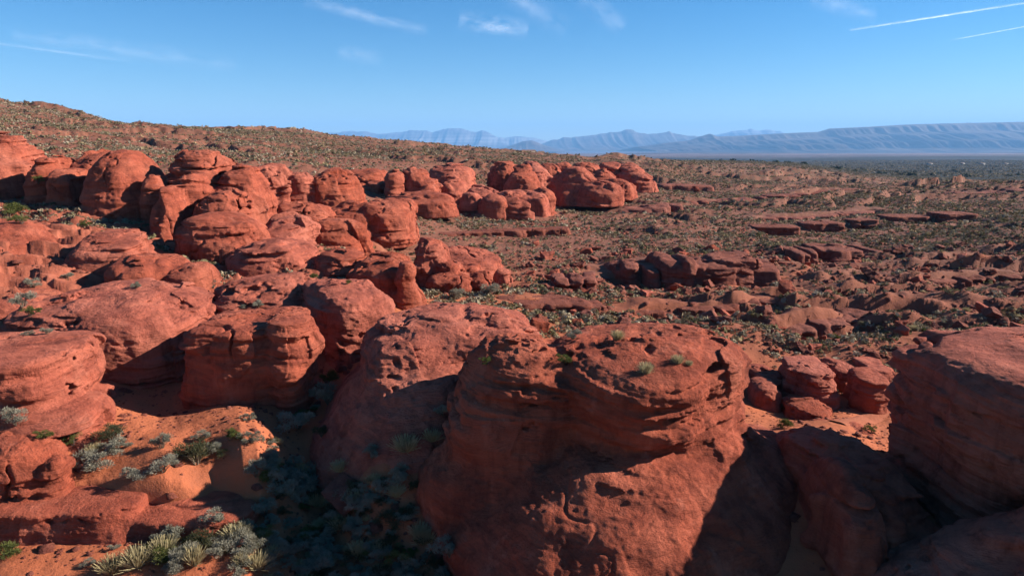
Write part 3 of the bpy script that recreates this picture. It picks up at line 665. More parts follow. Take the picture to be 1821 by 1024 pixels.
# ------------------------------------------------------------------ red paths
bpy.context.view_layer.update()
DG = bpy.context.evaluated_depsgraph_get()
def hit(u, v):
    d = Vector((float(side(u, v)), 1, -float(slope(v)))).normalized()
    ok, loc, nor, idx, ob, _ = sc.ray_cast(DG, Vector((0, 0, H)), d)
    return (loc, nor, ob) if ok else (None, None, None)
def on_ground(u, v):
    Y = np.exp(np.linspace(math.log(8), math.log(900), 1500)); x = side(u, v)*Y
    k = np.nonzero(gz(x, Y) > H - slope(v)*Y)[0]
    i = k[0] if len(k) else 700
    return x[i], Y[i]
mp, tp = mat('path_dust'); Np = NT(tp)
pp = Np.n('ShaderNodeNewGeometry').outputs['Position']
Np.out(Np.mix(Np.noise(pp, 1.5, 5, .65), (.30, .085, .045), (.44, .15, .08)), .95, .1, Np.noise(pp, 7, 5), .06)
def path(pix, wid):
    P = np.array([on_ground(*p) for p in pix]); seg = np.r_[0, np.cumsum(np.linalg.norm(np.diff(P, axis=0), axis=1))]
    s_ = np.arange(0, seg[-1], .35); x = np.interp(s_, seg, P[:, 0]); y = np.interp(s_, seg, P[:, 1])
    ker = np.ones(9)/9; x[4:-4] = np.convolve(x, ker, 'valid'); y[4:-4] = np.convolve(y, ker, 'valid')
    tx, ty = np.gradient(x), np.gradient(y); ln = np.hypot(tx, ty)+1e-9; nx, ny = -ty/ln, tx/ln
    wv = wid*(1+.3*vn(s_/3, s_*0, s_*0, 4)); rows = []
    for k in np.linspace(-.5, .5, 7):
        X, Y = x+nx*wv*k, y+ny*wv*k
        rows.append(np.stack([X, Y, gz(X, Y)+.09-.1*(2*k)**4], 1))
    V = np.stack(rows, 1).reshape(-1, 3); n = 7; m = len(x)
    k = np.arange((m-1)*6); b = (k//6)*7 + k % 6
    obj('path', mesh_from('path', V, np.stack([b, b+1, b+8, b+7], 1), [mp]), kind='structure')
path([(1150, 528), (1215, 519), (1262, 514), (1310, 509), (1350, 502), (1392, 495), (1430, 482), (1452, 472)], 1.0)
path([(1690, 472), (1760, 462), (1850, 452), (1950, 448)], 1.2)
path([(1488, 752), (1530, 748), (1560, 735), (1582, 718), (1600, 690)], 1.3)

# ------------------------------------------------------------------ plants
def plant_material(name, a, b, tint=False, trans=.25):
    m, t = mat(name); N = NT(t)
    oi = N.n('ShaderNodeObjectInfo').outputs['Random']
    pos = N.n('ShaderNodeNewGeometry').outputs['Position']
    if tint:
        at_ = N.n('ShaderNodeAttribute'); at_.attribute_name = 'tint'; col = at_.outputs['Color']
    else:
        col = N.mix(N.math('ADD', N.math('MULTIPLY', oi, .6), N.math('MULTIPLY', N.noise(pos, 6, 2), .5)), a, b)
    bs = N.n('ShaderNodeBsdfDiffuse'); tr = N.n('ShaderNodeBsdfTranslucent'); mx = N.n('ShaderNodeMixShader'); o = N.n('ShaderNodeOutputMaterial')
    col = N.mix(1.0, col, (ALB,)*3, 'MULTIPLY')
    N.l(col, bs.inputs[0]); N.l(col, tr.inputs[0]); mx.inputs[0].default_value = trans
    N.l(bs.outputs[0], mx.inputs[1]); N.l(tr.outputs[0], mx.inputs[2]); N.l(mx.outputs[0], o.inputs[0])
    return m
KINDS = {
 'sage': ('sagebrush', 'grey sagebrush', plant_material('sage_leaf', (.22, .205, .145), (.37, .335, .25))),
 'green': ('green_shrub', 'green shrub', plant_material('green_leaf', (.085, .105, .03), (.17, .17, .055))),
 'straw': ('dry_grass', 'clump of straw coloured grass', plant_material('straw_leaf', (.40, .31, .15), (.50, .42, .24))),
 'dark': ('dark_shrub', 'dark twiggy shrub', plant_material('dark_leaf', (.05, .055, .028), (.10, .095, .05)))}
M_STEM = plant_material('stem', (.11, .075, .05), (.20, .15, .11), trans=0)
def leaf_quads(rg, n, kind):
    # leaves of a plant about one metre wide, base at the origin
    if kind == 'straw':
        az = rg.uniform(0, 2*np.pi, n); el = np.clip(rg.normal(1.1, .28, n), .25, 1.55); L = rg.uniform(.35, .75, n)
        r0 = .16*np.sqrt(rg.uniform(0, 1, n)); p = np.stack([r0*np.cos(az), r0*np.sin(az), 0*az], 1)
        d = np.stack([np.cos(az)*np.cos(el), np.sin(az)*np.cos(el), np.sin(el)], 1); w_ = .014
        base = p; tip = p+d*L[:, None]
    else:
        nl = 9 if kind != 'dark' else 12
        lc = np.stack([rg.normal(0, .22, nl), rg.normal(0, .22, nl), rg.uniform(.18, .5, nl)], 1); lr = rg.uniform(.12, .24, nl)
        which = rg.integers(0, nl, n)
        q = rg.normal(0, 1, (n, 3)); q /= np.linalg.norm(q, axis=1)[:, None]; q[:, 2] = np.abs(q[:, 2])*1.0 - .25*rg.uniform(0, 1, n)
        c = lc[which] + q*(lr[which]*rg.uniform(.45, 1.1, n))[:, None]
        d = q + rg.normal(0, .45, (n, 3)) + np.array([0, 0, .5]); d /= np.linalg.norm(d, axis=1)[:, None]
        L = rg.uniform(.035, .085, n)*(1.4 if kind == 'dark' else 1); base = c - d*L[:, None]*.5; tip = c + d*L[:, None]*.5
        w_ = .011 if kind != 'dark' else .008
        k = base[:, 2] < 0; base[k, 2] = .01
    s_ = np.cross(d, rg.normal(0, 1, (n, 3))); s_ /= np.linalg.norm(s_, axis=1)[:, None]; s_ *= w_
    V = np.stack([base-s_*.6, base+s_*.6, tip+s_*.5, tip-s_*.5], 1).reshape(-1, 3)
    return V, np.arange(4*n).reshape(-1, 4)
def stem_tubes(rg, n):
    Vs, Q = [], []
    for i in range(n):
        a = rg.uniform(0, 6.28); p0 = np.array([.03*math.cos(a), .03*math.sin(a), -.06]); r = rg.uniform(.12, .38); h_ = rg.uniform(.25, .5)
        p1 = np.array([r*.5*math.cos(a), r*.5*math.sin(a), h_*.6]); p2 = np.array([r*math.cos(a), r*math.sin(a), h_])
        b = len(Vs)
        for p, t in ((p0, .016), (p1, .01), (p2, .003)):
            for k in range(4): Vs.append(p + t*np.array([math.cos(k*1.571), math.sin(k*1.571), 0]))
        for j in range(2):
            for k in range(4): Q.append([b+j*4+k, b+j*4+(k+1) % 4, b+j*4+4+(k+1) % 4, b+j*4+4+k])
    return np.array(Vs), np.array(Q)
PROTO = {}
for kd in KINDS:
    PROTO[kd] = []
    for q in range(4):
        rg = np.random.default_rng(hash(kd) % 97 if False else 50+q+10*list(KINDS).index(kd))
        V, Q = leaf_quads(rg, {'sage': 2400, 'green': 2200, 'straw': 520, 'dark': 1500}[kd], kd)
        f = mesh_from('foliage', V, Q, [KINDS[kd][2]])
        V, Q = stem_tubes(rg, 14); st = mesh_from('stems', V, Q, [M_STEM])
        PROTO[kd].append((f, st))
rnd = random.Random(5)
def plant(kd, loc, size, label, group=None, parts=True, tall=None):
    f, st = rnd.choice(PROTO[kd]); nm = KINDS[kd][0]
    r = bpy.data.objects.new(nm, None if parts else f); C.objects.link(r)
    r.location = loc; r.rotation_euler = (0, 0, rnd.uniform(0, 6.28)); r.scale = (size, size*rnd.uniform(.85, 1.1), size*(tall or rnd.uniform(.8, 1.1)))
    r['label'] = label; r['category'] = 'grass clump' if kd == 'straw' else 'shrub'
    if group: r['group'] = group
    if parts:
        for n_, me in (('foliage', f), ('stems', st)):
            c = bpy.data.objects.new(n_, me); C.objects.link(c); c.parent = r
    return r
# plants one can pick out: (column, row of the foot, width in photo pixels, kind, where)
PL = [
 (740, 282+0, 0, '', '')][:0] + [
 (288, 796, 40, 'sage', 'grey sagebrush alone on the sunlit sand in front of the square block'),
 (368, 778, 34, 'sage', 'pale sagebrush at the upper edge of the long shadow below the square block'),
 (410, 782, 34, 'green', 'yellow green shrub beside pale sagebrush below the square block'),
 (448, 786, 42, 'sage', 'silvery sagebrush just right of the yellow green shrub'),
 (443, 748, 26, 'sage', 'white dead looking bush against the shaded foot of the square block'),
 (290, 838, 54, 'sage', 'wide grey sagebrush at the upper edge of the long shadow'),
 (350, 824, 74, 'dark', 'broad dark sagebrush at the edge of the long shadow'),
 (238, 852, 46, 'sage', 'silver blue sagebrush at the right end of the low rock shelf'),
 (165, 836, 66, 'sage', 'low spreading grey shrub on the sand right of the layered boulder'),
 (205, 806, 56, 'sage', 'flat grey green shrub on the sand above the low rock shelf'),
 (200, 782, 62, 'dark', 'large feathery brown shrub beside the ragged end of the flat topped block'),
 (130, 790, 36, 'green', 'green shrub behind the layered boulder'),
 (80, 778, 34, 'green', 'bright green shrub in the gap behind the layered boulder'),
 (168, 804, 30, 'straw', 'yellow grass clump at the foot of the feathery brown shrub'),
 (28, 752, 52, 'sage', 'grey shrub at the left edge under the flat topped block'),
 (530, 760, 70, 'sage', 'loose grey shrub on the sand right of the square block'),
 (548, 744, 40, 'green', 'green shrub between the square block and the layered cap butte'),
 (585, 716, 60, 'sage', 'big grey green shrub in front of the small boulder on the sandy floor'),
 (583, 684, 40, 'green', 'bright green shrub under the sunlit dome with the dark parting'),
 (560, 730, 24, 'sage', 'small round grey bush on the sand near the buttress'),
 (573, 775, 34, 'dark', 'dark green bush tight against the smooth dark apron'),
 (663, 812, 40, 'sage', 'pale yellow green bush at the foot of the smooth dark apron'),
 (722, 800, 48, 'straw', 'yellow green brush in the sunlit strip under the dark apron'),
 (768, 782, 34, 'straw', 'straw coloured brush at the right end of the sunlit strip'),
 (604, 836, 30, 'straw', 'yellow brush at the left tip of the narrow sunlit sand'),
 (552, 868, 80, 'sage', 'wide sage clump in the sunlit patch in the middle of the shadow'),
 (500, 885, 60, 'sage', 'pale sage clump at the left of the sunlit patch in the shadow'),
 (470, 915, 60, 'sage', 'white sage clump below the sunlit patch in the shadow'),
 (390, 925, 50, 'sage', 'grey sage clump at the lower end of the sunlit patch'),
 (420, 955, 52, 'straw', 'yellow brush half in the sun near the bottom of the gully'),
 (300, 975, 40, 'straw', 'dry grass catching the sun in the lower left shadow'),
 (245, 1005, 52, 'straw', 'sunlit straw coloured grass clump near the bottom edge'),
 (200, 1016, 50, 'straw', 'cut off straw coloured grass clump at the bottom edge'),
 (20, 985, 60, 'green', 'green and grey scrub on the sunlit sand in the bottom left corner'),
 (575, 1010, 60, 'sage', 'pale blue sagebrush standing in deep shade at the bottom'),
 (725, 1012, 50, 'sage', 'pale blue sagebrush at the bottom edge right of the first'),
 (630, 950, 44, 'sage', 'dim grey sagebrush in the middle of the deep shade'),
 (800, 985, 60, 'sage', 'blue grey sagebrush in the shade before the smooth skirt'),
 (455, 845, 44, 'sage', 'bluish sagebrush alone in the upper part of the long shadow'),
 (700, 935, 70, 'dark', 'wide dark shrub in the shaded gully'),
 (1004, 645, 32, 'green', 'small green bush growing in a cleft on top of the pitted dome'),
 (1148, 662, 28, 'straw', 'dry tuft in the hollow on top of the pitted dome'),
 (1390, 760, 32, 'green', 'green tuft on the sunlit right shoulder of the skirt'),
 (1205, 645, 22, 'straw', 'small dry tuft on the sunlit crown of the pitted dome'),
 (1098, 602, 24, 'straw', 'yellow tuft high on the crown of the pitted dome'),
 (866, 648, 22, 'green', 'green tuft on the left shoulder of the pitted dome'),
 (785, 738, 30, 'sage', 'grey green bush in the nook between two foreground rocks'),
 (243, 512, 20, 'sage', 'grey tuft on top of the long whaleback'),
 (378, 512, 26, 'sage', 'grey tuft at the right end of the long whaleback'),
 (120, 498, 26, 'sage', 'grey tuft on the broad pale rock shelf'),
 (60, 512, 28, 'sage', 'dull bush in a hollow of the broad pale rock shelf'),
 (460, 546, 24, 'sage', 'small bush on the flat top of the square block'),
 (432, 548, 16, 'sage', 'tiny bush on the left top of the square block'),
 (52, 596, 18, 'sage', 'tiny bush on top of the flat topped block'),
 (84, 594, 22, 'sage', 'low tuft on top of the flat topped block nearer its end'),
 (54, 562, 30, 'green', 'yellow green bush between the flat topped block and the whaleback'),
 (42, 545, 40, 'sage', 'grey bush at the left foot of the long whaleback'),
 (562, 496, 20, 'green', 'green bush on the back of the whaleback behind the square block'),
 (617, 505, 14, 'green', 'tiny green tuft on the dome with the dark parting'),
 (788, 520, 20, 'green', 'round green bush at the foot of the rock pile'),
 (812, 532, 36, 'sage', 'wide grey bush on the red sand below the rock pile'),
 (870, 526, 36, 'sage', 'grey bush right of the wide grey bush below the rock pile'),
 (1020, 602, 30, 'sage', 'grey bush just behind the left shoulder of the pitted dome'),
 (15, 385, 46, 'green', 'large yellow green bush on the slope at the far left edge'),
 (38, 398, 26, 'green', 'green bush just below the large yellow green bush'),
 (148, 404, 18, 'green', 'dark green bush at the edge of the deep gap by the beehive dome'),
 (68, 326, 18, 'green', 'green bush in the notch of the stacked dome'),
 (1550, 770, 24, 'green', 'green bush beside the red path near the right butte'),
 (1225, 648, 14, 'straw', 'tiny tuft beside the dark hollow on the pitted dome'),
]
for (u, v, wpx, kd, lab) in PL:
    loc, nor, ob = hit(u, min(v, 1020))
    if loc is None: continue
    plant(kd, loc - Vector((0, 0, .05)), wpx/FOC*loc.y*.92*(1.15 if kd != 'straw' else 1.2), lab)

# footprint test so that scattered plants and stones stay off the rocks
PR = [(p['c'], p['r'], p['eh'], p['zb']) for s_ in ROCKS for p in s_['prims']]
def off_rocks(x, y, z, mar=1.03):
    ok = np.ones(len(x), bool)
    for c, r, eh, zb in PR:
        rx, ry = r[0]*mar+.15, r[1]*mar+.15
        near = (np.abs(x-c[0]) < rx) & (np.abs(y-c[1]) < ry)
        if near.any():
            q = (np.abs((x-c[0])/rx)**eh + np.abs((y-c[1])/ry)**eh) < 1
            ok &= ~(near & q)
    return ok
rg = np.random.default_rng(3)
def scatter(n, Y0, Y1, a0=-.85, a1=.85):
    y = np.sqrt(rg.uniform(Y0*Y0, Y1*Y1, n)); x = rg.uniform(a0, a1, n)*y; z = gz(x, y)
    k = off_rocks(x, y, z); return x[k], y[k], z[k]
# nearer scattered shrubs, each a thing
x, y, z = scatter(2200, 22, 60, -.82, .82); xb, yb, zb_ = scatter(2600, 24.2, 31.5, -.7, .05)
x, y, z = np.r_[x, xb], np.r_[y, yb], np.r_[z, zb_]
gully = (y < 31.5) & (x > -15) & (x < 2) & (z < -.25)
dens = np.where(gully, 2.6, .022 + .33*sst(42, 60, y)) * (.35+.65*(vn(x/4, y/4, x*0, 7) > -.1))
keep = rg.uniform(0, 1, len(x)) < dens
x, y, z, gully = x[keep], y[keep], z[keep], gully[keep]
n_ind = 0
gi = rg.permutation(np.nonzero(gully)[0])[:270]; oi_ = np.nonzero(~gully)[0]; oi_ = oi_[np.argsort(y[oi_])][:140]
for i in np.r_[gi, oi_]:
    kd = rnd.choices(list(KINDS), (.6, .07, .14, .19))[0]
    if gully[i]: pl = 'on the floor of the shaded gully'
    elif y[i] < 40: pl = 'on the open sand near the left rocks' if x[i] < 4 else 'around the foot of the right butte'
    elif x[i] < -10: pl = 'among the rocks of the left wall'
    elif x[i] < 10: pl = 'on the red ground behind the foreground butte'
    else: pl = 'on the lower slope beyond the jointed blocks'
    sz = rnd.uniform(.4, 1.25) if gully[i] else rnd.uniform(.3, .75)
    lab = {'sage': 'grey sagebrush ', 'green': 'small green shrub ', 'straw': 'clump of straw coloured grass ', 'dark': 'dark twiggy shrub '}[kd] + 'scattered ' + pl
    plant(kd, (x[i], y[i], z[i]-.04), sz, lab, KINDS[kd][0].replace('_', ' ') + ' ' + pl, parts=False); n_ind += 1
print('individual shrubs', n_ind, len(gi))

# the scrub beyond: one mass
TINT = np.array([(.31, .25, .165), (.37, .30, .215), (.27, .21, .135), (.20, .165, .085), (.16, .135, .07), (.36, .27, .145), (.27, .175, .105), (.13, .105, .065)])
def scrub(name, x, y, z, size, nt, seed, lab):
    g = np.random.default_rng(seed); n = len(x)
    q = g.normal(0, 1, (n, nt, 3)); q /= np.linalg.norm(q, axis=2)[..., None]; q[..., 2] = np.abs(q[..., 2])
    c = q*g.uniform(.25, .5, (n, nt, 1))*np.array([1, 1, .85])
    s1 = g.normal(0, 1, (n, nt, 3)); s1 /= np.linalg.norm(s1, axis=2)[..., None]; s2 = np.cross(q, s1); s2 /= np.linalg.norm(s2, axis=2)[..., None]+1e-6
    L = g.uniform(.14, .3, (n, nt, 1))*(14/nt)**.4
    T = np.stack([c+s1*L, c-s1*L*.6+s2*L*.8, c-s1*L*.6-s2*L*.8+q*L*.5], 2)       # n,nt,3,3
    T = T*size[:, None, None, None] + np.stack([x, y, z+.02], 1)[:, None, None, :]
    col = TINT[g.choice(len(TINT), n, p=(.2, .14, .16, .14, .12, .08, .08, .08))]*g.uniform(.75, 1.2, (n, 1))
    cols = np.concatenate([col, np.ones((n, 1))], 1)[:, None, :].repeat(nt*3, 1).reshape(-1, 4)
    me = mesh_from(name, T.reshape(-1, 3), np.arange(n*nt*3).reshape(-1, 3), [M_SCRUB], True, cols)
    obj(name, me, kind='stuff', label=lab, category='scrub')
M_SCRUB = plant_material('scrub_leaf', (0, 0, 0), (0, 0, 0), tint=True, trans=.15)
def cover(x, y, z, base):
    p = base*(.28+1.4*np.clip(.8*vn(x/26, y/16, x*0, 16)+.7*vn(x/11, y/8, x*0, 17)+.5*vn(x/4, y/4, x*0, 18)+.35, 0, .8))
    slope_e = sst(14, 30, x)*(1-sst(95, 120, y)); p = p*(1-.35*slope_e)
    k = rg.uniform(0, 1, len(x)) < p
    return x[k], y[k], z[k]
x, y, z = cover(*scatter(52000, 43, 130), .8); print(len(x))
scrub('scrub_cover', x, y, z, np.clip(.22+rg.exponential(.22, len(x)), .2, 1.1), 24, 61, 'grey green desert scrub covering the flat and slopes between the rocks')
x, y, z = cover(*scatter(150000, 130, 330), .85); print(len(x))
scrub('scrub_cover', x, y, z, np.clip(.25+rg.exponential(.26, len(x)), .22, 1.4), 10, 62, 'fine scrub covering the hill and flat beyond the far row of rocks')
x, y, z = cover(*scatter(60000, 330, 900), .8); print(len(x))
scrub('scrub_cover', x, y, z, rg.uniform(.7, 1.8, len(x)), 6, 63, 'distant scrub on the skyline hill and the edge of the flat')

x, y, z = cover(*scatter(60000, 900, 3200, .12, .85), .9); print(len(x))
scrub('scrub_cover', x, y, z, rg.uniform(2, 5, len(x)), 5, 64, 'dark far scrub covering the blue mesa at the right')

# ------------------------------------------------------------------ loose boulders
def boulder_mesh(seed, h=.05):
    g = np.random.default_rng(seed); n = 44; ax = np.linspace(-.75, .75, n).astype(F32); h = ax[1]-ax[0]
    X, Y, Z = np.meshgrid(ax, ax, ax, indexing='ij'); d = np.full(X.shape, -9., F32)
    for i in range(11):
        v = g.normal(0, 1, 3)*np.array([1, 1, .9]); v /= np.linalg.norm(v)
        d = np.maximum(d, X*F32(v[0])+Y*F32(v[1])+Z*F32(v[2])-F32(g.uniform(.3, .5)))
    d = d + .05*fbm(X, Y, Z, .5, 3, seed) + .03*vn(X/.5, Y/.5, Z/.09, seed+4)
    d = np.maximum(d, -Z-F32(.3))
    for a in range(3):
        for e in (0, -1):
            s_ = [slice(None)]*3; s_[a] = e; d[tuple(s_)] = .3
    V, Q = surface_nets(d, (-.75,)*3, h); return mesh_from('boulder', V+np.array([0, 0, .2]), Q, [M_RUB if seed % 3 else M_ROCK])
BM = [boulder_mesh(200+i) for i in range(9)]
def boulder(loc, size, label, group):
    o = obj('boulder', rnd.choice(BM), loc, label=label, category='boulder')
    if group: o['group'] = group
    o.rotation_euler = (rnd.uniform(-.25, .25), rnd.uniform(-.25, .25), rnd.uniform(0, 6.28)); o.scale = (size, size*rnd.uniform(.7, 1.1), size*rnd.uniform(.55, .95))
for (u, v, px, lab) in ((560, 690, 34, 'knobbly boulder on the sand between the buttress and the sunlit dome'), (1328, 506, 16, 'pale upright boulder standing at the right end of the overhanging ledge'),
                        (815, 950, 44, 'dim red boulder in the shaded gully before the smooth skirt'), (765, 845, 40, 'dark angular boulder at the left toe of the smooth skirt'), (620, 880, 60, 'flat red boulder below the narrow sunlit sand'),
                        (1238, 342, 12, 'small red rock standing on the flat right of the dark end fin'), (955, 588, 34, 'dark boulder wedged behind the layered cap butte')):
    x_, y_ = on_ground(u, v); boulder((x_, y_, float(gz(x_, y_))), px/FOC*y_*1.25, lab, None)
x, y, z = scatter(2600, 46, 105, .02, .84)
tf_, ta_ = terrace(x, y); kk = rg.uniform(0, 1, len(x)) < (.12+.9*((tf_ > .72) | (tf_ < .08))*(ta_ > .3))
x, y, z = x[kk], y[kk], z[kk]; sz = np.minimum(.25+rg.exponential(.3, len(x)), 1.7)
o_ = np.argsort(-sz/y)
for i in o_[:230]:
    pl = 'on the rubble slope right of the pitted dome' if y[i] < 75 else 'on the upper rubble slope below the dark cliffs'
    boulder((x[i], y[i], z[i]), sz[i]*1.2, 'angular red boulder ' + pl, 'boulders ' + pl)
# the smaller stones: one mass
def stones(x, y, z, size, seed):
    g = np.random.default_rng(seed); n = len(x)
    B = np.array([(-1, -1, -.3), (1, -1, -.3), (1, 1, -.3), (-1, 1, -.3), (-.7, -.7, .6), (.7, -.7, .6), (.7, .7, .6), (-.7, .7, .6)])*.5
    Fq = np.array([(0, 1, 5, 4), (1, 2, 6, 5), (2, 3, 7, 6), (3, 0, 4, 7), (4, 5, 6, 7)])
    V = B[None]*g.uniform(.55, 1.35, (n, 8, 3)); a = g.uniform(0, 6.28, n); c, s_ = np.cos(a)[:, None], np.sin(a)[:, None]
    V = np.stack([V[..., 0]*c-V[..., 1]*s_, V[..., 0]*s_+V[..., 1]*c, V[..., 2]], -1)*size[:, None, None] + np.stack([x, y, z], 1)[:, None]
    Q = (Fq[None]+8*np.arange(n)[:, None, None]).reshape(-1, 4)
    obj('scattered_stones', mesh_from('scattered_stones', V.reshape(-1, 3), Q, [M_RUB], False), kind='stuff', label='countless small red stones strewn over the slopes', category='stones')
x1, y1, z1 = x[o_[230:]], y[o_[230:]], z[o_[230:]]
x2, y2, z2 = scatter(30000, 45, 130, .0, .84); tf_, ta_ = terrace(x2, y2); kk = rg.uniform(0, 1, len(x2)) < (.2+.8*((tf_ > .6) | (tf_ < .08))*(ta_ > .25)); x2, y2, z2 = x2[kk], y2[kk], z2[kk]; x3, y3, z3 = scatter(5000, 50, 300, -.85, .84); x4, y4, z4 = scatter(16000, 20, 48, -.8, .7)
# fallen pieces banked against the rocks
xt, yt = [], []
for c, r, eh, zb in PR:
    if c[1] > 105 or min(r[0], r[1]) < 1: continue
    n = int(16+7*min(r[0], 8)); a = rg.uniform(np.pi, 2*np.pi, n)+rg.normal(0, .4, n); f = 1.03+rg.exponential(.09, n)
    xt.append(c[0]+(r[0]*1.1)*f*np.cos(a)*(np.abs(np.cos(a))**eh+np.abs(np.sin(a))**eh)**(-1/eh)); yt.append(c[1]+(r[1]*1.1)*f*np.sin(a)*(np.abs(np.cos(a))**eh+np.abs(np.sin(a))**eh)**(-1/eh))
xt, yt = np.concatenate(xt), np.concatenate(yt); k = yt > 20; xt, yt = xt[k], yt[k]; zt_ = gz(xt, yt)
x4, y4, z4 = np.r_[x4, xt], np.r_[y4, yt], np.r_[z4, zt_]
X_, Y_, Z_ = np.r_[x1, x2, x3, x4], np.r_[y1, y2, y3, y4], np.r_[z1, z2, z3, z4]
S_ = np.r_[sz[o_[230:]], np.minimum(.08+rg.exponential(.13, len(x2)), .8), rg.uniform(.2, .8, len(x3)), np.minimum(.025+rg.exponential(np.r_[np.full(len(x4)-len(xt), .045), np.full(len(xt), .14)]), .7)]
stones(X_, Y_, Z_, S_, 77)

# ------------------------------------------------------------------ far buildings and trees
def flat_mat(name, c, rough=.8):
    m, t = mat(name); N = NT(t); pos = N.n('ShaderNodeNewGeometry').outputs['Position']
    N.out(N.mix(N.noise(pos, .8, 3), tuple(q*.85 for q in c), c), rough, .2); return m
M_WALL = flat_mat('stucco', (.48, .42, .36)); M_ROOF = flat_mat('roof_tile', (.28, .17, .12)); M_WIN = flat_mat('window_glass', (.05, .06, .07), .2)
def box(c, s_):
    c, s_ = np.array(c), np.array(s_)/2
    V = np.array([(i, j, k) for i in (-1, 1) for j in (-1, 1) for k in (-1, 1)])*s_ + c
    return V, np.array([(0, 1, 3, 2), (4, 6, 7, 5), (0, 4, 5, 1), (2, 3, 7, 6), (0, 2, 6, 4), (1, 5, 7, 3)])
def house(u, Y, w_, d_, h_, label):
    x_ = float(side(u, 280))*Y; r = obj('house', None, (x_, Y, float(gz(x_, Y))), label=label, category='house', group='far houses on the edge of the flat')
    V, Q = box((0, 0, h_/2-.5), (w_, d_, h_+1)); obj('wall', mesh_from('wall', V, Q, [M_WALL], False), parent=r)
    e = .5; V = np.array([(-w_/2-e, -d_/2-e, h_), (w_/2+e, -d_/2-e, h_), (w_/2+e, d_/2+e, h_), (-w_/2-e, d_/2+e, h_), (-w_/2+1, 0, h_+1.4), (w_/2-1, 0, h_+1.4)])
    Q = np.array([(0, 1, 5, 4), (2, 3, 4, 5), (0, 4, 3, 3), (1, 2, 5, 5), (0, 3, 2, 1)])
    me = bpy.data.meshes.new('roof'); me.from_pydata([tuple(v) for v in V], [], [tuple(dict.fromkeys(int(i) for i in q)) for q in Q]); me.materials.append(M_ROOF); obj('roof', me, parent=r)
    for k in (-.3, 0, .3):
        V, Q = box((k*w_, -d_/2-.02, h_*.55), (w_*.12, .1, h_*.4)); obj('window', mesh_from('window', V, Q, [M_WIN], False), parent=r)
house(940, 505, 11, 7, 3.0, 'long low pale building on the skyline behind the far row')
house(962, 512, 6, 5, 2.6, 'small pale building just right of the long one on the skyline')
for i, (u, Y, lab) in enumerate(((1655, 2300, 'leftmost far house on the edge of the blue mesa'), (1712, 2350, 'second far house from the left on the blue mesa'), (1748, 2250, 'third far house from the left on the blue mesa'), (1790, 2300, 'far house nearest the right edge on the blue mesa'))):
    house(u, Y, 14, 10, 4.5, lab)
n = 420; y = rg.uniform(850, 2500, n); x = side(1, 1)*0 + (rg.uniform(1150, 1900, n)-910.5)/FOC*y*1.0; z = gz(x, y)
k = vn(x/120, y/200, x*0, 9) > -.1
TB = TINT.copy(); TINT[:] = np.array([(.045, .055, .03)])
scrub('treeline', x[k], y[k], z[k], rg.uniform(5, 10, k.sum()), 30, 91, 'dark line of far trees along the edge of the flat')
TINT[:] = TB

# ------------------------------------------------------------------ air, thin clouds and vapour trails
mh, th = mat('haze_air'); pv = th.nodes.new('ShaderNodeVolumePrincipled'); oh = th.nodes.new('ShaderNodeOutputMaterial')
pv.inputs['Color'].default_value = (.25, .55, 1, 1); pv.inputs['Density'].default_value = 4.2e-5; pv.inputs['Anisotropy'].default_value = .0
th.links.new(pv.outputs[0], oh.inputs['Volume'])
V, Q = box((0, 16000, 550), (90000, 48000, 1500)); obj('haze', mesh_from('haze', V, Q, [mh], False), kind='stuff')
def cloud_material(name, sx, sy, dens, seed, lo=.38, hi=.75):
    m, t = mat(name); N = NT(t)
    uv = N.n('ShaderNodeTexCoord').outputs['UV']
    s_ = N.n('ShaderNodeSeparateXYZ'); N.l(uv, s_.inputs[0])
    def edge(o, p): return N.math('POWER', N.math('SUBTRACT', 1.0, N.math('ABSOLUTE', N.math('SUBTRACT', N.math('MULTIPLY', o, 2.0), 1.0)), True), p)
    mv = N.n('ShaderNodeMapping'); N.l(uv, mv.inputs[0]); mv.inputs[3].default_value = (sx, sy, 1); mv.inputs[1].default_value = (seed, seed*1.7, 0)
    nz = N.rng(N.noise(mv.outputs[0], 1.0, 7, .62), lo, hi)
    a = N.math('MULTIPLY', N.math('MULTIPLY', N.math('MULTIPLY', edge(s_.outputs[0], .35), edge(s_.outputs[1], 1.3)), nz), dens, True)
    tr = N.n('ShaderNodeBsdfTransparent'); wh = N.n('ShaderNodeBsdfTranslucent'); wh.inputs[0].default_value = (.95, .95, .95, 1)
    df = N.n('ShaderNodeBsdfDiffuse'); df.inputs[0].default_value = (.95, .95, .95, 1); ad = N.n('ShaderNodeAddShader'); N.l(wh.outputs[0], ad.inputs[0]); N.l(df.outputs[0], ad.inputs[1])
    mx = N.n('ShaderNodeMixShader'); N.l(a, mx.inputs[0]); N.l(tr.outputs[0], mx.inputs[1]); N.l(ad.outputs[0], mx.inputs[2])
    o = N.n('ShaderNodeOutputMaterial'); N.l(mx.outputs[0], o.inputs[0]); return m
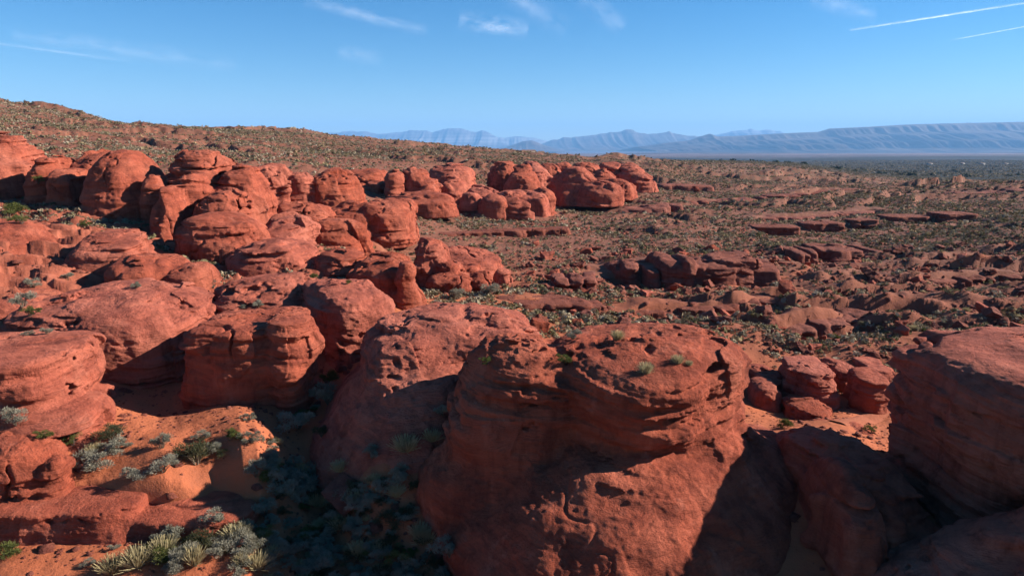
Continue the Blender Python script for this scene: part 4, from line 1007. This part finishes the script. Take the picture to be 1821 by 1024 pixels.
def cloud(name, label, cat, p0, p1, wpx, alt, sx, sy, dens, seed):
    # a thin veil at height alt along a line across the sky, wpx wide in the photo
    n = 40; t = np.linspace(0, 1, n); u = p0[0]+(p1[0]-p0[0])*t; v = p0[1]+(p1[1]-p0[1])*t
    d = np.array([p1[0]-p0[0], p1[1]-p0[1]], float); L = np.hypot(*d); nx, ny = -d[1]/L, d[0]/L
    rows = []
    for q in np.linspace(-.5, .5, 9):
        uu, vv = u+nx*wpx*q, v+ny*wpx*q
        Y = (alt + 150*math.cos(q*3))/(-slope(vv)); rows.append(np.stack([side(uu, vv)*Y, Y, H + alt + 150*math.cos(q*3) + 0*Y], 1))
    V = np.stack(rows, 1).reshape(-1, 3); k = np.arange((n-1)*8); b = (k//8)*9 + k % 8
    me = mesh_from(name, V, np.stack([b, b+1, b+10, b+9], 1), [cloud_material(name, sx, sy, dens, seed, *((.2, .75) if name == 'vapour_trail' else ()))])
    uvl = me.uv_layers.new(name='UVMap'); li = np.empty(len(me.loops), np.int32); me.loops.foreach_get('vertex_index', li)
    uvl.data.foreach_set('uv', np.stack([(li//9)/(n-1), (li % 9)/8], 1).astype(F32).ravel())
    o = obj(name, me, label=label, category=cat); o.visible_shadow = True
cloud('vapour_trail', 'bright straight vapour trail rising to the top right corner', 'vapour trail', (1510, 54), (1900, -6), 6.5, 9000, 14, 1.2, .6, 1)
cloud('vapour_trail', 'short faint vapour trail at the right edge under the bright one', 'vapour trail', (1690, 72), (1880, 37), 4.5, 9000, 9, 1.2, .4, 2)
cloud('vapour_trail', 'faint old vapour trail sloping down from the left edge', 'vapour trail', (-80, 68), (230, 110), 9, 9000, 10, 1.2, .22, 3)
cloud('cirrus_cloud', 'long thin streak of cloud at upper left of the sky', 'cloud', (20, 62), (420, 116), 46, 8000, 5, 1.5, .2, 4)
cloud('cirrus_cloud', 'thin slanting wisp of cloud left of the top centre', 'cloud', (540, 0), (760, 56), 30, 8000, 4, 1.4, .3, 5)
cloud('cirrus_cloud', 'brightest small tuft of cloud near the top centre', 'cloud', (815, 36), (940, 54), 46, 8000, 2.2, 1.6, .5, 6)
cloud('cirrus_cloud', 'faint fan of cloud right of the brightest tuft', 'cloud', (900, -10), (1010, 50), 60, 8000, 2.4, 1.5, .2, 7)
cloud('cirrus_cloud', 'small faint puff of cloud right of the faint fan', 'cloud', (1030, -5), (1110, 50), 50, 8000, 2, 1.5, .25, 8)
cloud('cirrus_cloud', 'tiny faint puff of cloud below and left of the brightest tuft', 'cloud', (600, 92), (680, 106), 36, 8000, 2, 1.4, .2, 9)
cloud('cirrus_cloud', 'small wisp of cloud left of the bright vapour trail', 'cloud', (1440, 0), (1560, 28), 46, 8000, 2.4, 1.5, .25, 10)
